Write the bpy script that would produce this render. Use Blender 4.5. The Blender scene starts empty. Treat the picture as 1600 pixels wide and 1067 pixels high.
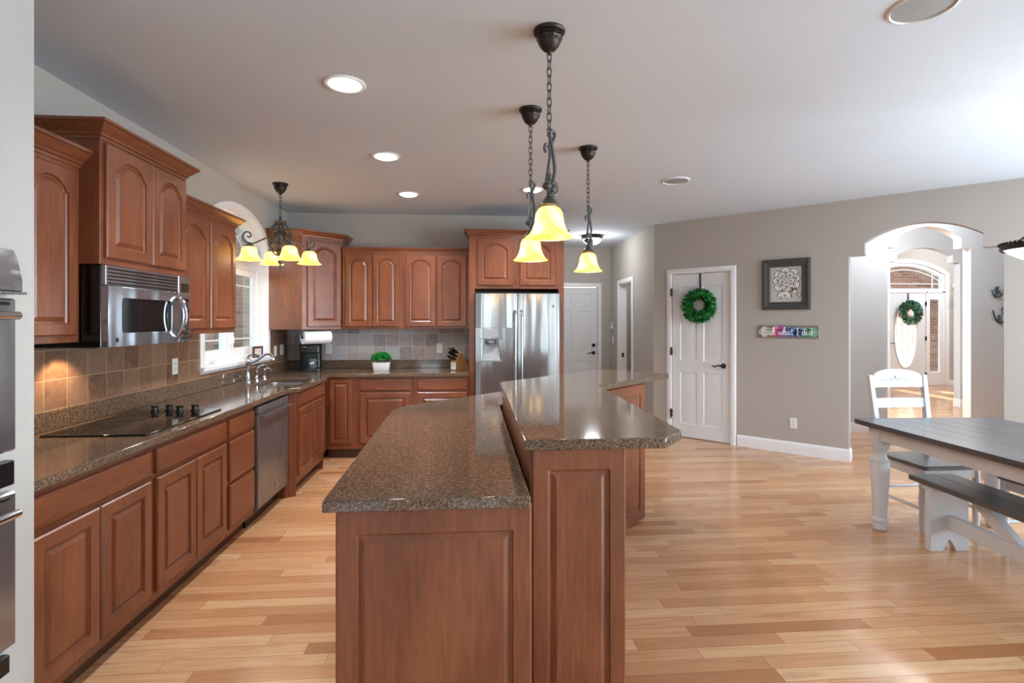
import bpy, bmesh, math, random
from mathutils import Vector, Matrix
from mathutils.geometry import tessellate_polygon
random.seed(7)
SC = bpy.context.scene
COL = SC.collection
PI = math.pi
R = math.radians

# ------------------------------------------------------------------ camera, world, light, exposure
F_PX = 830.0; CAM_H = 1.47; HORIZON = 502.0; YAW = math.atan(63.0 / F_PX)
cam = bpy.data.cameras.new('camera'); camo = bpy.data.objects.new('camera', cam); COL.objects.link(camo)
camo.location = (0, 0, CAM_H); camo.rotation_euler = (PI / 2, 0, -YAW)
cam.sensor_fit = 'HORIZONTAL'; cam.sensor_width = 36.0; cam.lens = 36.0 * F_PX / 1600
cam.shift_y = -(533.5 - HORIZON) / 1600.0
cam.clip_start = 0.05
SC.camera = camo

SC.view_settings.view_transform = 'Standard'; SC.view_settings.look = 'None'
SC.view_settings.gamma = 1; SC.view_settings.exposure = 0.56
SC.cycles.use_denoising = True
SC.cycles.max_bounces = 8; SC.cycles.diffuse_bounces = 5; SC.cycles.glossy_bounces = 4
SC.cycles.transparent_max_bounces = 12; SC.cycles.transmission_bounces = 6
SC.cycles.caustics_reflective = False; SC.cycles.caustics_refractive = False
SC.cycles.sample_clamp_indirect = 6

world = bpy.data.worlds.new('sky'); SC.world = world; world.use_nodes = True
wn = world.node_tree.nodes; wl = world.node_tree.links
sky = wn.new('ShaderNodeTexSky'); sky.sky_type = 'NISHITA'; sky.sun_disc = False
sky.sun_elevation = R(35); sky.sun_rotation = R(10); sky.air_density = 1.0; sky.dust_density = 2.0
wl.new(sky.outputs[0], wn['Background'].inputs[0]); wn['Background'].inputs[1].default_value = 0.9

def lamp(name, kind, loc, energy, color=(1, 1, 1), rot=(0, 0, 0), parent=None, **kw):
    l = bpy.data.lights.new(name, kind); l.energy = energy; l.color = color
    for k, v in kw.items(): setattr(l, k, v)
    o = bpy.data.objects.new(name, l); COL.objects.link(o); o.location = loc; o.rotation_euler = rot
    if parent: o.parent = parent
    return o
# low sun shining in under the front porch
lamp('sun', 'SUN', (9, 20, 8), 18.0, (1, .93, .82), (R(-66), 0, R(-3)), angle=R(.6))
# added area lamps as daylight, inside unseen windows behind camera and beside dining table
DAY = (.72, .88, 1.0)
for i, (x, z) in enumerate(((-1.2, 1.2), (.10, 1.2), (2.25, 1.2), (3.6, 1.2))):
    lamp('rear_daylight_fill', 'AREA', (x, -2.52, z), 6.5, DAY, (R(110), 0, 0), shape='RECTANGLE', size=.6, size_y=2.1)
for i, y in enumerate((2.4, .3, -1.6)):
    lamp('side_daylight_fill', 'AREA', (5.78, y, 1.4), 105, DAY, (R(108), 0, R(90)), shape='RECTANGLE', size=1.4, size_y=1.8)

# ------------------------------------------------------------------ materials
def lin(r, g, b):
    f = lambda c: (c / 255) / 12.92 if c / 255 <= .04045 else ((c / 255 + .055) / 1.055) ** 2.4
    return (f(r), f(g), f(b), 1)
class NT:
    def __init__(s, name):
        s.m = bpy.data.materials.new(name); s.m.use_nodes = True; s.t = s.m.node_tree; s.b = s.t.nodes['Principled BSDF']
    def n(s, typ, **kw):
        o = s.t.nodes.new(typ)
        for k, v in kw.items(): setattr(o, k, v)
        return o
    def l(s, a, b): s.t.links.new(a, b)
    def inp(s, node, i, v):
        if hasattr(v, 'links') or isinstance(v, bpy.types.NodeSocket): s.l(v, node.inputs[i])
        else: node.inputs[i].default_value = v
    def math(s, op, a, b=0.0, c=None):
        o = s.n('ShaderNodeMath', operation=op); s.inp(o, 0, a); s.inp(o, 1, b)
        if c is not None: s.inp(o, 2, c)
        return o.outputs[0]
    def vmul(s, v, vec):
        o = s.n('ShaderNodeVectorMath', operation='MULTIPLY'); s.inp(o, 0, v); o.inputs[1].default_value = vec; return o.outputs[0]
    def vadd(s, v, w):
        o = s.n('ShaderNodeVectorMath', operation='ADD'); s.inp(o, 0, v); s.inp(o, 1, w); return o.outputs[0]
    def obj(s): return s.n('ShaderNodeTexCoord').outputs['Object']
    def rnd(s): return s.n('ShaderNodeObjectInfo').outputs['Random']
    def noise(s, v, scale, detail=3, rough=.5, out=0):
        o = s.n('ShaderNodeTexNoise'); s.l(v, o.inputs['Vector']); o.inputs['Scale'].default_value = scale
        o.inputs['Detail'].default_value = detail; o.inputs['Roughness'].default_value = rough; return o.outputs[out]
    def ramp(s, fac, stops, interp='LINEAR'):
        o = s.n('ShaderNodeValToRGB'); s.l(fac, o.inputs[0]); e = o.color_ramp.elements; o.color_ramp.interpolation = interp
        while len(e) < len(stops): e.new(.5)
        for i, (p, c) in enumerate(stops): e[i].position = p; e[i].color = c
        return o.outputs[0]
    def mix(s, f, a, b, mode='MIX'):
        o = s.n('ShaderNodeMix', data_type='RGBA', blend_type=mode); s.inp(o, 0, f); s.inp(o, 6, a); s.inp(o, 7, b); return o.outputs[2]
    def bump(s, h, strength=.2, dist=.002):
        o = s.n('ShaderNodeBump'); s.l(h, o.inputs['Height']); o.inputs['Strength'].default_value = strength
        o.inputs['Distance'].default_value = dist; s.l(o.outputs[0], s.b.inputs['Normal'])
    def set(s, **kw):
        nm = dict(color='Base Color', rough='Roughness', metal='Metallic', coat='Coat Weight', spec='Specular IOR Level', emit='Emission Color', es='Emission Strength', trans='Transmission Weight')
        for k, v in kw.items(): s.inp(s.b, nm[k], v)
        return s
M = {}
def flat(name, rgb, rough=.5, metal=0, **kw):
    t = NT(name); o = t.obj(); nz = t.noise(o, 40, 2)
    c = lin(*rgb); c2 = tuple(x * .93 for x in c[:3]) + (1,)
    t.set(color=t.mix(nz, c, c2), rough=rough, metal=metal, **kw); M[name] = t.m; return t
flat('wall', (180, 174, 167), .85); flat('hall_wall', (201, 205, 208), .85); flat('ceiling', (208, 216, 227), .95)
flat('trim', (238, 238, 240), .35); flat('door_white', (228, 230, 234), .38); flat('pillar', (190, 188, 184), .8)
flat('plate', (238, 238, 234), .35); flat('plate_dark', (150, 150, 150), .5); flat('black', (16, 16, 18), .3); flat('black_gloss', (8, 8, 9), .06); flat('black_matte', (20, 20, 21), .6)
flat('chrome', (215, 217, 222), .08, 1); flat('bronze', (58, 50, 46), .42, .75); flat('iron', (92, 90, 90), .45, .6)
flat('white_paint', (212, 214, 218), .42); flat('paper', (245, 245, 248), .8); flat('ceramic', (240, 240, 240), .2)
flat('green_grey', (120, 140, 134), .5); flat('frame_dark', (70, 67, 64), .55); flat('art_paper', (196, 193, 188), .9); flat('ink', (62, 60, 58), .8); flat('petal', (228, 227, 223), .9)
flat('letter', (250, 250, 250), .6); flat('knife_wood', (176, 134, 86), .5); flat('mug_grey', (96, 106, 114), .3); flat('strap', (52, 66, 74), .5); flat('grille', (158, 160, 162), .8)
flat('leafy', (40, 118, 50), .55); flat('leafy_dark', (30, 86, 38), .55); flat('plant', (60, 178, 84), .5); flat('pale_green', (112, 158, 130), .6); flat('dry_leaf', (96, 100, 88), .8)
flat('dark_glass', (26, 27, 29), .05); flat('button', (70, 70, 74), .4); flat('display', (48, 42, 24), .1); flat('photo', (200, 170, 160), .5); flat('pewter', (70, 84, 92), .35, .7)
flat('shrub', (52, 78, 46), .8); flat('concrete', (170, 166, 158), .9)

def wood(name, c1, c2, c3, axis):          # stained maple: blotches and fine grain along one axis
    t = NT(name); o = t.obj(); r = t.n('ShaderNodeCombineXYZ'); rr = t.math('MULTIPLY', t.rnd(), 37.0)
    for i in range(3): t.l(rr, r.inputs[i])
    p = t.vadd(o, r.outputs[0]); st = [14, 14, 14]; st[axis] = 1.2
    g = t.noise(t.vmul(p, st), 6, 4, .6); st2 = [3, 3, 3]; st2[axis] = 1.1
    bl = t.noise(t.vmul(p, st2), 1.6, 3, .55)
    col = t.ramp(t.math('ADD', t.math('MULTIPLY', g, .45), t.math('MULTIPLY', bl, .55)), [(.32, lin(*c1)), (.5, lin(*c2)), (.68, lin(*c3))])
    t.set(color=col, rough=t.math('ADD', t.math('MULTIPLY', g, .12), .27), coat=.25); t.b.inputs['Coat Roughness'].default_value = .22
    M[name] = t.m
wood('cherry', (96, 51, 31), (121, 67, 41), (141, 83, 53), 2)
wood('cherry_flat', (96, 51, 31), (121, 67, 41), (141, 83, 53), 0)
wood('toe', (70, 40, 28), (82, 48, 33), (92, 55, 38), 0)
wood('grey_wood', (70, 68, 70), (84, 82, 84), (100, 98, 98), 1)
wood('sign_wood', (110, 94, 80), (128, 112, 98), (146, 130, 114), 0)

t = NT('stainless'); o = t.obj(); g = t.noise(t.vmul(o, (60, 60, .6)), 5, 3); w_ = t.noise(t.vmul(o, (7, 7, .7)), 1, 1)
t.set(color=lin(166, 168, 172), metal=.85, rough=t.math('ADD', t.math('MULTIPLY', g, .08), .12)); t.bump(w_, .28, .03); M['stainless'] = t.m
t = NT('steel_dark'); o = t.obj(); g = t.noise(t.vmul(o, (60, 60, .6)), 5, 3)
t.set(color=lin(140, 141, 143), metal=.7, rough=t.math('ADD', t.math('MULTIPLY', g, .12), .22)); M['steel_dark'] = t.m

t = NT('granite'); o = t.obj()             # brown polished stone with dark and tan grains
def cells(sc):
    v = t.n('ShaderNodeTexVoronoi'); t.l(o, v.inputs['Vector']); v.inputs['Scale'].default_value = sc; return v.outputs['Color']
a1 = t.n('ShaderNodeSeparateColor'); t.l(cells(300), a1.inputs[0]); a2 = t.n('ShaderNodeSeparateColor'); t.l(cells(170), a2.inputs[0])
c1 = t.ramp(a1.outputs[0], [(0, lin(30, 27, 27)), (.22, lin(66, 54, 46)), (.55, lin(104, 83, 67)), (.85, lin(130, 105, 84)), (.97, lin(186, 160, 128))])
c2 = t.ramp(a2.outputs[1], [(0, lin(48, 42, 39)), (.5, lin(96, 77, 63)), (1, lin(124, 100, 81))])
t.set(color=t.mix(.42, c1, c2), rough=.08); M['granite'] = t.m

t = NT('floor_planks'); o = t.obj(); sx = t.n('ShaderNodeSeparateXYZ'); t.l(o, sx.inputs[0]); X_, Y_ = sx.outputs[0], sx.outputs[1]
rowf = t.math('DIVIDE', Y_, .083); row = t.math('FLOOR', rowf); fy = t.math('FRACT', rowf)
wn1 = t.n('ShaderNodeTexWhiteNoise', noise_dimensions='1D'); t.l(row, wn1.inputs['W'])
L_ = t.math('ADD', t.math('MULTIPLY', wn1.outputs[0], .7), .55)
colf = t.math('ADD', t.math('DIVIDE', X_, L_), t.math('MULTIPLY', wn1.outputs[0], 91.7)); cl = t.math('FLOOR', colf); fx = t.math('FRACT', colf)
cx = t.n('ShaderNodeCombineXYZ'); t.l(row, cx.inputs[0]); t.l(cl, cx.inputs[1])
wn2 = t.n('ShaderNodeTexWhiteNoise', noise_dimensions='2D'); t.l(cx.outputs[0], wn2.inputs['Vector'])
tone = t.ramp(wn2.outputs[0], [(0, lin(176, 120, 80)), (.07, lin(198, 144, 101)), (.4, lin(210, 159, 115)), (.75, lin(217, 169, 125)), (1, lin(225, 183, 140))])
off = t.vmul(cx.outputs[0], (3.7, 5.3, 0)); pg = t.vadd(t.vmul(o, (1.6, 22, 1)), off)
gr = t.noise(pg, 2.2, 5, .62); gr2 = t.noise(t.vadd(t.vmul(o, (1.0, 6, 1)), off), 1.7, 3, .6)
tone = t.mix(t.ramp(gr, [(.40, (0, 0, 0, 1)), (.75, (.40, .40, .40, 1))]), tone, lin(160, 104, 66))
tone = t.mix(t.ramp(gr2, [(.58, (0, 0, 0, 1)), (.74, (.55, .55, .55, 1))]), tone, lin(172, 112, 74))
ey = t.math('MULTIPLY', t.math('MINIMUM', fy, t.math('SUBTRACT', 1, fy)), .083); ex = t.math('MULTIPLY', t.math('MINIMUM', fx, t.math('SUBTRACT', 1, fx)), L_)
gap = t.math('LESS_THAN', t.math('MINIMUM', ey, ex), .0009)
t.set(color=t.mix(gap, tone, lin(120, 74, 46)), rough=t.math('ADD', t.math('MULTIPLY', gr, .12), .16), coat=.15); M['floor_planks'] = t.m

def tile(name, cols, grout, shift):
    t = NT(name); o = t.obj(); s = t.n('ShaderNodeSeparateXYZ'); t.l(o, s.inputs[0])
    u = t.math('DIVIDE', t.math('SUBTRACT', s.outputs[0], shift[0]), .1535); v = t.math('DIVIDE', t.math('SUBTRACT', s.outputs[2], shift[1]), .1525)
    fu, fv = t.math('FRACT', u), t.math('FRACT', v); c = t.n('ShaderNodeCombineXYZ'); t.l(t.math('FLOOR', u), c.inputs[0]); t.l(t.math('FLOOR', v), c.inputs[1])
    w = t.n('ShaderNodeTexWhiteNoise', noise_dimensions='2D'); t.l(c.outputs[0], w.inputs['Vector'])
    base = t.ramp(w.outputs[0], [(i / (len(cols) - 1), lin(*k)) for i, k in enumerate(cols)])
    nz = t.noise(t.vadd(o, c.outputs[0]), 22, 5, .65); nz2 = t.noise(o, 120, 3)
    base = t.mix(t.ramp(nz, [(.38, (0, 0, 0, 1)), (.75, (.55, .55, .55, 1))]), base, lin(*grout)); base = t.mix(t.ramp(nz2, [(.3, (.35,) * 3 + (1,)), (.5, (0, 0, 0, 1))]), base, lin(70, 56, 48))
    e = t.math('MINIMUM', t.math('MINIMUM', fu, t.math('SUBTRACT', 1, fu)), t.math('MINIMUM', fv, t.math('SUBTRACT', 1, fv)))
    g = t.math('LESS_THAN', e, .016)
    t.set(color=t.mix(g, base, lin(*[min(255, k + 12) for k in grout])), rough=.45); t.bump(t.math('MINIMUM', e, .05), .5, .02); M[name] = t.m
tile('tile', [(92, 60, 44), (122, 86, 64), (142, 108, 84), (102, 70, 54), (132, 100, 80)], (160, 128, 100), (2.845, 1.016))
tile('tile_back', [(118, 98, 94), (170, 166, 172), (190, 174, 172), (146, 122, 118), (186, 184, 192)], (200, 196, 196), (-1.164, 1.016))

def brick(name, ca, cb, mo):
  t = NT(name); o = t.obj(); sx = t.n('ShaderNodeSeparateXYZ'); t.l(o, sx.inputs[0]); c = t.n('ShaderNodeCombineXYZ'); t.l(sx.outputs[0], c.inputs[0]); t.l(sx.outputs[2], c.inputs[1])
  b = t.n('ShaderNodeTexBrick'); t.l(c.outputs[0], b.inputs['Vector']); b.inputs['Color1'].default_value = lin(*ca); b.inputs['Color2'].default_value = lin(*cb)
  b.inputs['Mortar'].default_value = lin(*mo); b.inputs['Scale'].default_value = 1; b.inputs['Mortar Size'].default_value = .006; b.inputs['Brick Width'].default_value = .21; b.inputs['Row Height'].default_value = .075
  t.set(color=b.outputs[0], rough=.9); M[name] = t.m
brick('brick', (150, 84, 56), (190, 128, 92), (180, 160, 140)); brick('brick_brown', (66, 46, 38), (100, 78, 66), (98, 92, 86))

t = NT('pane_glass'); nt = t.t; tr = t.n('ShaderNodeBsdfTransparent'); tr.inputs[0].default_value = (.86, .96, .96, 1); gl = t.n('ShaderNodeBsdfGlossy'); gl.inputs['Roughness'].default_value = .02
fr = t.n('ShaderNodeLayerWeight'); fr.inputs[0].default_value = .5; mx = t.n('ShaderNodeMixShader'); t.l(t.math('ADD', t.math('MULTIPLY', t.math('POWER', fr.outputs[1], 5.0), .9), .03), mx.inputs[0]); t.l(tr.outputs[0], mx.inputs[1]); t.l(gl.outputs[0], mx.inputs[2])
t.l(mx.outputs[0], nt.nodes['Material Output'].inputs[0]); M['pane_glass'] = t.m
t = NT('frosted_glass'); nt = t.t; tl = t.n('ShaderNodeBsdfTranslucent'); tl.inputs[0].default_value = (.9, .93, .95, 1); tr = t.n('ShaderNodeBsdfTransparent'); mx = t.n('ShaderNodeMixShader'); nz = t.noise(t.obj(), 9, 2)
t.l(t.ramp(nz, [(.4, (.92,) * 3 + (1,)), (.6, (.96,) * 3 + (1,))]), mx.inputs[0]); t.l(tl.outputs[0], mx.inputs[1]); t.l(tr.outputs[0], mx.inputs[2]); t.l(mx.outputs[0], nt.nodes['Material Output'].inputs[0]); M['frosted_glass'] = t.m

def shade_mat(name, cA, cB, es):           # lit art-glass lampshade with swirled streaks
    t = NT(name); nt = t.t; o = t.obj(); s = t.n('ShaderNodeSeparateXYZ'); t.l(o, s.inputs[0])
    ang = t.math('ARCTAN2', s.outputs[1], s.outputs[0]); sw = t.math('ADD', t.math('MULTIPLY', ang, 2.0), t.math('MULTIPLY', s.outputs[2], 26.0))
    c = t.n('ShaderNodeCombineXYZ'); t.l(t.math('SINE', sw), c.inputs[0]); t.l(t.math('COSINE', sw), c.inputs[1]); t.l(t.math('MULTIPLY', s.outputs[2], 4), c.inputs[2])
    nz = t.noise(c.outputs[0], 1.5, 3); col = t.ramp(nz, [(.35, cA), (.65, cB)])
    tl = t.n('ShaderNodeBsdfTranslucent'); t.l(col, tl.inputs[0]); gl = t.n('ShaderNodeBsdfGlossy'); gl.inputs['Roughness'].default_value = .25
    em = t.n('ShaderNodeEmission'); t.l(col, em.inputs[0]); em.inputs[1].default_value = es
    tp = t.n('ShaderNodeBsdfTransparent'); t.l(col, tp.inputs[0]); m0 = t.n('ShaderNodeMixShader'); m0.inputs[0].default_value = .22; t.l(tl.outputs[0], m0.inputs[1]); t.l(tp.outputs[0], m0.inputs[2]); tl = m0
    m1 = t.n('ShaderNodeMixShader'); m1.inputs[0].default_value = .07; t.l(tl.outputs[0], m1.inputs[1]); t.l(gl.outputs[0], m1.inputs[2])
    ad = t.n('ShaderNodeAddShader'); t.l(m1.outputs[0], ad.inputs[0]); t.l(em.outputs[0], ad.inputs[1]); t.l(ad.outputs[0], nt.nodes['Material Output'].inputs[0]); M[name] = t.m
shade_mat('amber_glass', (.95, .58, .12, 1), (1.0, .84, .42, 1), .5)
shade_mat('white_glass', (.95, .92, .85, 1), (1, .98, .94, 1), .5)
def emis(name, col, s):
    t = NT(name); t.set(color=(*col, 1), emit=(*col, 1), es=s); M[name] = t.m
emis('lamp_disc', (1, .97, .92), 9); emis('bulb', (1, .88, .66), 18)

t = NT('watercolour'); o = t.obj(); s = t.n('ShaderNodeSeparateXYZ'); t.l(o, s.inputs[0]); nz = t.noise(o, 9, 4); u = t.math('ADD', t.math('DIVIDE', s.outputs[0], .6), t.math('MULTIPLY', t.math('SUBTRACT', nz, .5), .22))
col = t.ramp(u, [(.08, lin(190, 186, 178)), (.22, lin(205, 200, 192)), (.3, lin(214, 70, 120)), (.37, lin(200, 70, 150)), (.42, lin(150, 90, 190)), (.52, lin(60, 110, 180)), (.6, lin(36, 110, 170)), (.7, lin(60, 90, 160)), (.8, lin(60, 150, 120)), (.9, lin(110, 170, 130))])
nz2 = t.noise(o, 30, 3); t.set(color=t.mix(t.ramp(nz2, [(.55, (0, 0, 0, 1)), (.7, (.5,) * 3 + (1,))]), col, lin(235, 232, 230)), rough=.8); M['watercolour'] = t.m

# ------------------------------------------------------------------ mesh helpers
class MB:
    def __init__(s): s.v = []; s.f = []; s.m = []
    def add(s, vs, fs, m=0, T=None):
        n = len(s.v); s.v += [tuple(T @ Vector(p)) if T else tuple(p) for p in vs]; s.f += [tuple(i + n for i in f) for f in fs]; s.m += [m] * len(fs); return s
    def box(s, x0, x1, y0, y1, z0, z1, bev=0, m=0, T=None, seg=1):
        bm = bmesh.new(); bmesh.ops.create_cube(bm, size=1)
        for v in bm.verts: v.co = Vector(((x0 + x1) / 2 + v.co.x * (x1 - x0), (y0 + y1) / 2 + v.co.y * (y1 - y0), (z0 + z1) / 2 + v.co.z * (z1 - z0)))
        if bev: bmesh.ops.bevel(bm, geom=list(bm.edges), offset=bev, segments=seg, affect='EDGES', profile=.5)
        bm.verts.index_update(); s.add([v.co for v in bm.verts], [[v.index for v in f.verts] for f in bm.faces], m, T); bm.free(); return s
    def prism(s, loops, a0, a1, plane='xy', m=0, T=None):  # loops: outer then holes, extruded along the third axis
        mp = {'xy': lambda p, a: (p[0], p[1], a), 'xz': lambda p, a: (p[0], a, p[1]), 'yz': lambda p, a: (a, p[0], p[1])}[plane]
        if not hasattr(loops[0][0], '__len__'): loops = [loops]
        flatp = [p for lp in loops for p in lp]; n = len(flatp)
        vs = [mp(p, a0) for p in flatp] + [mp(p, a1) for p in flatp]
        fs = []
        if len(loops) == 1: fs += [tuple(range(n)), tuple(range(n, 2 * n))]
        else:
            tris = tessellate_polygon([[Vector((p[0], p[1], 0)) for p in lp] for lp in loops])
            fs += [tuple(q) for q in tris] + [tuple(i + n for i in q) for q in tris]
        k = 0
        for lp in loops:
            c = len(lp)
            for i in range(c): j = (i + 1) % c; fs.append((k + i, k + j, n + k + j, n + k + i))
            k += c
        return s.add(vs, fs, m, T)
    def lathe(s, prof, n=24, c=(0, 0, 0), T=None, m=0, cap=True, lobes=0, amp=0):
        vs = []; fs = []
        for r, z in prof:
            for k in range(n):
                a = 2 * PI * k / n; q = r * (1 + amp * math.cos(lobes * a)) if lobes else r
                vs.append((c[0] + q * math.cos(a), c[1] + q * math.sin(a), c[2] + z))
        for i in range(len(prof) - 1):
            for k in range(n): j = (k + 1) % n; fs.append((i * n + k, i * n + j, (i + 1) * n + j, (i + 1) * n + k))
        if cap: fs += [tuple(range(n)), tuple(range((len(prof) - 1) * n, len(prof) * n))]
        return s.add(vs, fs, m, T)
    def tube(s, pts, r, n=8, closed=False, m=0, T=None, flat=1.0):
        pts = [Vector(p) for p in pts]; N = len(pts); rs = r if hasattr(r, '__len__') else [r] * N
        tg = []
        for i in range(N):
            a = pts[(i - 1) % N] if closed or i else pts[i]; b = pts[(i + 1) % N] if closed or i < N - 1 else pts[i]
            tg.append((b - a).normalized())
        up = Vector((0, 0, 1)) if abs(tg[0].z) < .9 else Vector((1, 0, 0)); nr = (up - tg[0] * up.dot(tg[0])).normalized(); vs = []; fs = []
        for i in range(N):
            nr = (nr - tg[i] * nr.dot(tg[i])).normalized(); bi = tg[i].cross(nr)
            for k in range(n): a = 2 * PI * k / n; vs.append(pts[i] + rs[i] * (nr * math.cos(a) + bi * math.sin(a) * flat))
        for i in range(N if closed else N - 1):
            q = (i + 1) % N
            for k in range(n): j = (k + 1) % n; fs.append((i * n + k, i * n + j, q * n + j, q * n + k))
        if not closed: fs += [tuple(range(n)), tuple(range((N - 1) * n, N * n))]
        return s.add(vs, fs, m, T)
    def ball(s, c, r, n=12, m=0, T=None):
        r = r if hasattr(r, '__len__') else (r, r, r); h = n // 2
        vs = [(c[0] + r[0] * math.sin(PI * i / h) * math.cos(2 * PI * k / n), c[1] + r[1] * math.sin(PI * i / h) * math.sin(2 * PI * k / n), c[2] + r[2] * math.cos(PI * i / h)) for i in range(h + 1) for k in range(n)]
        fs = [(i * n + k, i * n + (k + 1) % n, (i + 1) * n + (k + 1) % n, (i + 1) * n + k) for i in range(h) for k in range(n)]
        return s.add(vs, fs, m, T)
    def loops(s, L, m=0, capA=True, capB=True, T=None, closed=True):      # skin a list of equal-length loops of 3D points
        n = len(L[0]); vs = [p for lp in L for p in lp]; fs = []
        for i in range(len(L) - 1):
            for k in range(n if closed else n - 1): j = (k + 1) % n; fs.append((i * n + k, i * n + j, (i + 1) * n + j, (i + 1) * n + k))
        if capA: fs.append(tuple(range(n)))
        if capB: fs.append(tuple(range((len(L) - 1) * n, len(L) * n)))
        return s.add(vs, fs, m, T)
    def sweep(s, path, prof, mp, m=0, closed=False):  # mitred sweep of prof [(out, up)] along a 2D path; out = right-hand side of travel
        N = len(path); P = [Vector(p) for p in path]; L = []
        for i in range(N):
            d1 = (P[i] - P[i - 1]).normalized() if (i or closed) else None; d2 = (P[(i + 1) % N] - P[i]).normalized() if (i < N - 1 or closed) else None
            d1 = d1 or d2; d2 = d2 or d1; n1 = Vector((d1.y, -d1.x)); n2 = Vector((d2.y, -d2.x)); mt = (n1 + n2); mt = mt / max(.25, mt.dot(n1)) if mt.length > 1e-6 else n1
            L.append([mp(P[i] + mt * o, u) for o, u in prof])
        if closed: L.append(L[0])
        return s.loops(L, m, not closed, not closed)
    def build(s, name, mat, parent=None, smooth=35, bev=0, kind=None, label=None):
        me = bpy.data.meshes.new(name); me.from_pydata(s.v, [], s.f)
        for mt in (mat if isinstance(mat, (list, tuple)) else [mat]): me.materials.append(M[mt])
        me.polygons.foreach_set('material_index', s.m)
        bm = bmesh.new(); bm.from_mesh(me); bmesh.ops.remove_doubles(bm, verts=bm.verts, dist=1e-6); bmesh.ops.recalc_face_normals(bm, faces=bm.faces); bm.to_mesh(me); bm.free()
        me.polygons.foreach_set('use_smooth', [True] * len(me.polygons)); me.set_sharp_from_angle(angle=R(smooth)); me.update()
        o = bpy.data.objects.new(name, me); COL.objects.link(o)
        if bev: b = o.modifiers.new('edge', 'BEVEL'); b.width = bev; b.segments = 2; b.limit_method = 'ANGLE'; b.angle_limit = R(40)
        if parent: o.parent = parent
        if kind: o['kind'] = kind
        if label: o['label'] = label
        return o
XY = lambda p, u: (p[0], p[1], u)
def tag(o, label, cat, group=None):
    o['label'] = label; o['category'] = cat
    if group: o['group'] = group
    return o
def thing(name, label, cat, loc=(0, 0, 0), rz=0, group=None):
    o = bpy.data.objects.new(name, None); o.empty_display_size = .05; COL.objects.link(o); o.location = loc; o.rotation_euler = (0, 0, rz); return tag(o, label, cat, group)
def struct(name, loc=(0, 0, 0), rz=0):
    o = bpy.data.objects.new(name, None); o.empty_display_size = .05; COL.objects.link(o); o.location = loc; o.rotation_euler = (0, 0, rz); o['kind'] = 'structure'; return o
def dup(root, loc, rz, label, group=None):
    r = root.copy(); COL.objects.link(r); r.location = loc; r.rotation_euler = (0, 0, rz); r['label'] = label
    if group: r['group'] = group
    for ch in list(root.children):
        c = ch.copy(); COL.objects.link(c); c.parent = r
        for g in list(ch.children): d = g.copy(); COL.objects.link(d); d.parent = c
    return r
def place(o, loc, rz=0): o.location = loc; o.rotation_euler = (0, 0, rz); return o
def arc(cx, cy, r, a0, a1, n, ry=None):
    ry = r if ry is None else ry
    return [(cx + r * math.cos(R(a0 + (a1 - a0) * i / n)), cy + ry * math.sin(R(a0 + (a1 - a0) * i / n))) for i in range(n + 1)]
def spline(pts, n=6):                       # Catmull-Rom through 3D points
    P = [Vector(p) for p in pts]; P = [P[0] * 2 - P[1]] + P + [P[-1] * 2 - P[-2]]; out = []
    for i in range(1, len(P) - 2):
        for k in range(n):
            t = k / n; a, b, c, d = P[i - 1:i + 3]
            out.append(.5 * ((2 * b) + (c - a) * t + (2 * a - 5 * b + 4 * c - d) * t * t + (3 * b - a - 3 * c + d) * t ** 3))
    return out + [P[-2]]
DW = R(-45); DA = Vector((2.402, 6.80, 0)); DD = Vector((math.cos(DW), math.sin(DW), 0)); DN = Vector((math.sin(DW), -math.cos(DW), 0))
def onwall(s, z, out=0): p = DA + DD * s + DN * out; return (p.x, p.y, z)      # a point on the diagonal wall

# ================================================================== SETTING
def wallpiece(name, loc, rz, loops, mat='wall', th=.12):
    o = MB().prism(loops, 0, th, 'xz').build(name, mat, smooth=20, kind='structure'); return place(o, loc, rz)
def rect(x0, x1, z0, z1): return [(x0, z0), (x1, z0), (x1, z1), (x0, z1)]
H = 2.74; HH = 3.3
MB().box(-2.6, 14, -2.8, 11.6, -.1, 0).build('floor', 'floor_planks', kind='structure')
MB().box(-30, 40, 11.6, 40, -.3, -.12).build('ground', 'concrete', kind='structure')
MB().box(-30, -2.6, -6, 11.6, -.3, -.12).build('ground', 'concrete', kind='structure')
MB().prism([(-2.35, -2.72), (5.97, -2.72), (5.97, 3.25), (2.402, 6.80), (2.402, 9.1), (-2.35, 9.1)], H, H + .1).build('ceiling', 'ceiling', kind='structure')
MB().prism([(2.50, 6.87), (6.0, 3.37), (14, 3.37), (14, 11.6), (2.50, 11.6)], HH, HH + .1).build('ceiling', 'ceiling', kind='structure')

# left wall with the arched kitchen window (local x runs along world Y)
WY0, WY1, WZ0, WSP, WAP = 4.45, 5.78, 1.10, 2.13, 2.50
WC = (WY0 + WY1) / 2; WH = (WY1 - WY0) / 2
win_hole = [(WY0, WZ0), (WY1, WZ0)] + arc(WC, WSP, WH, 0, 180, 24, WAP - WSP)
wallpiece('wall_left', (-2.155, 0, 0), R(90), [rect(-2.7, 6.52, 0, H), win_hole], th=.16)
wallpiece('wall_back', (0, 6.40, 0), 0, [rect(-2.155, 1.12, 0, H)])
wallpiece('wall_hall_left', (1.12, 6.52, 0), R(90), [rect(0, 2.46, 0, H)])
HD0, HD1 = 1.345, 2.158
wallpiece('wall_hall_back', (0, 8.98, 0), 0, [[(1.0, 0), (HD0, 0), (HD0, 2.06), (HD1, 2.06), (HD1, 0), (2.5, 0), (2.5, H), (1.0, H)]])
wallpiece('wall_hall_right', (2.385, 8.98, 0), R(-90), [[(0, 0), (.52, 0), (.52, 2.07), (1.22, 2.07), (1.22, 0), (2.168, 0), (2.168, H), (0, H)]])
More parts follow.
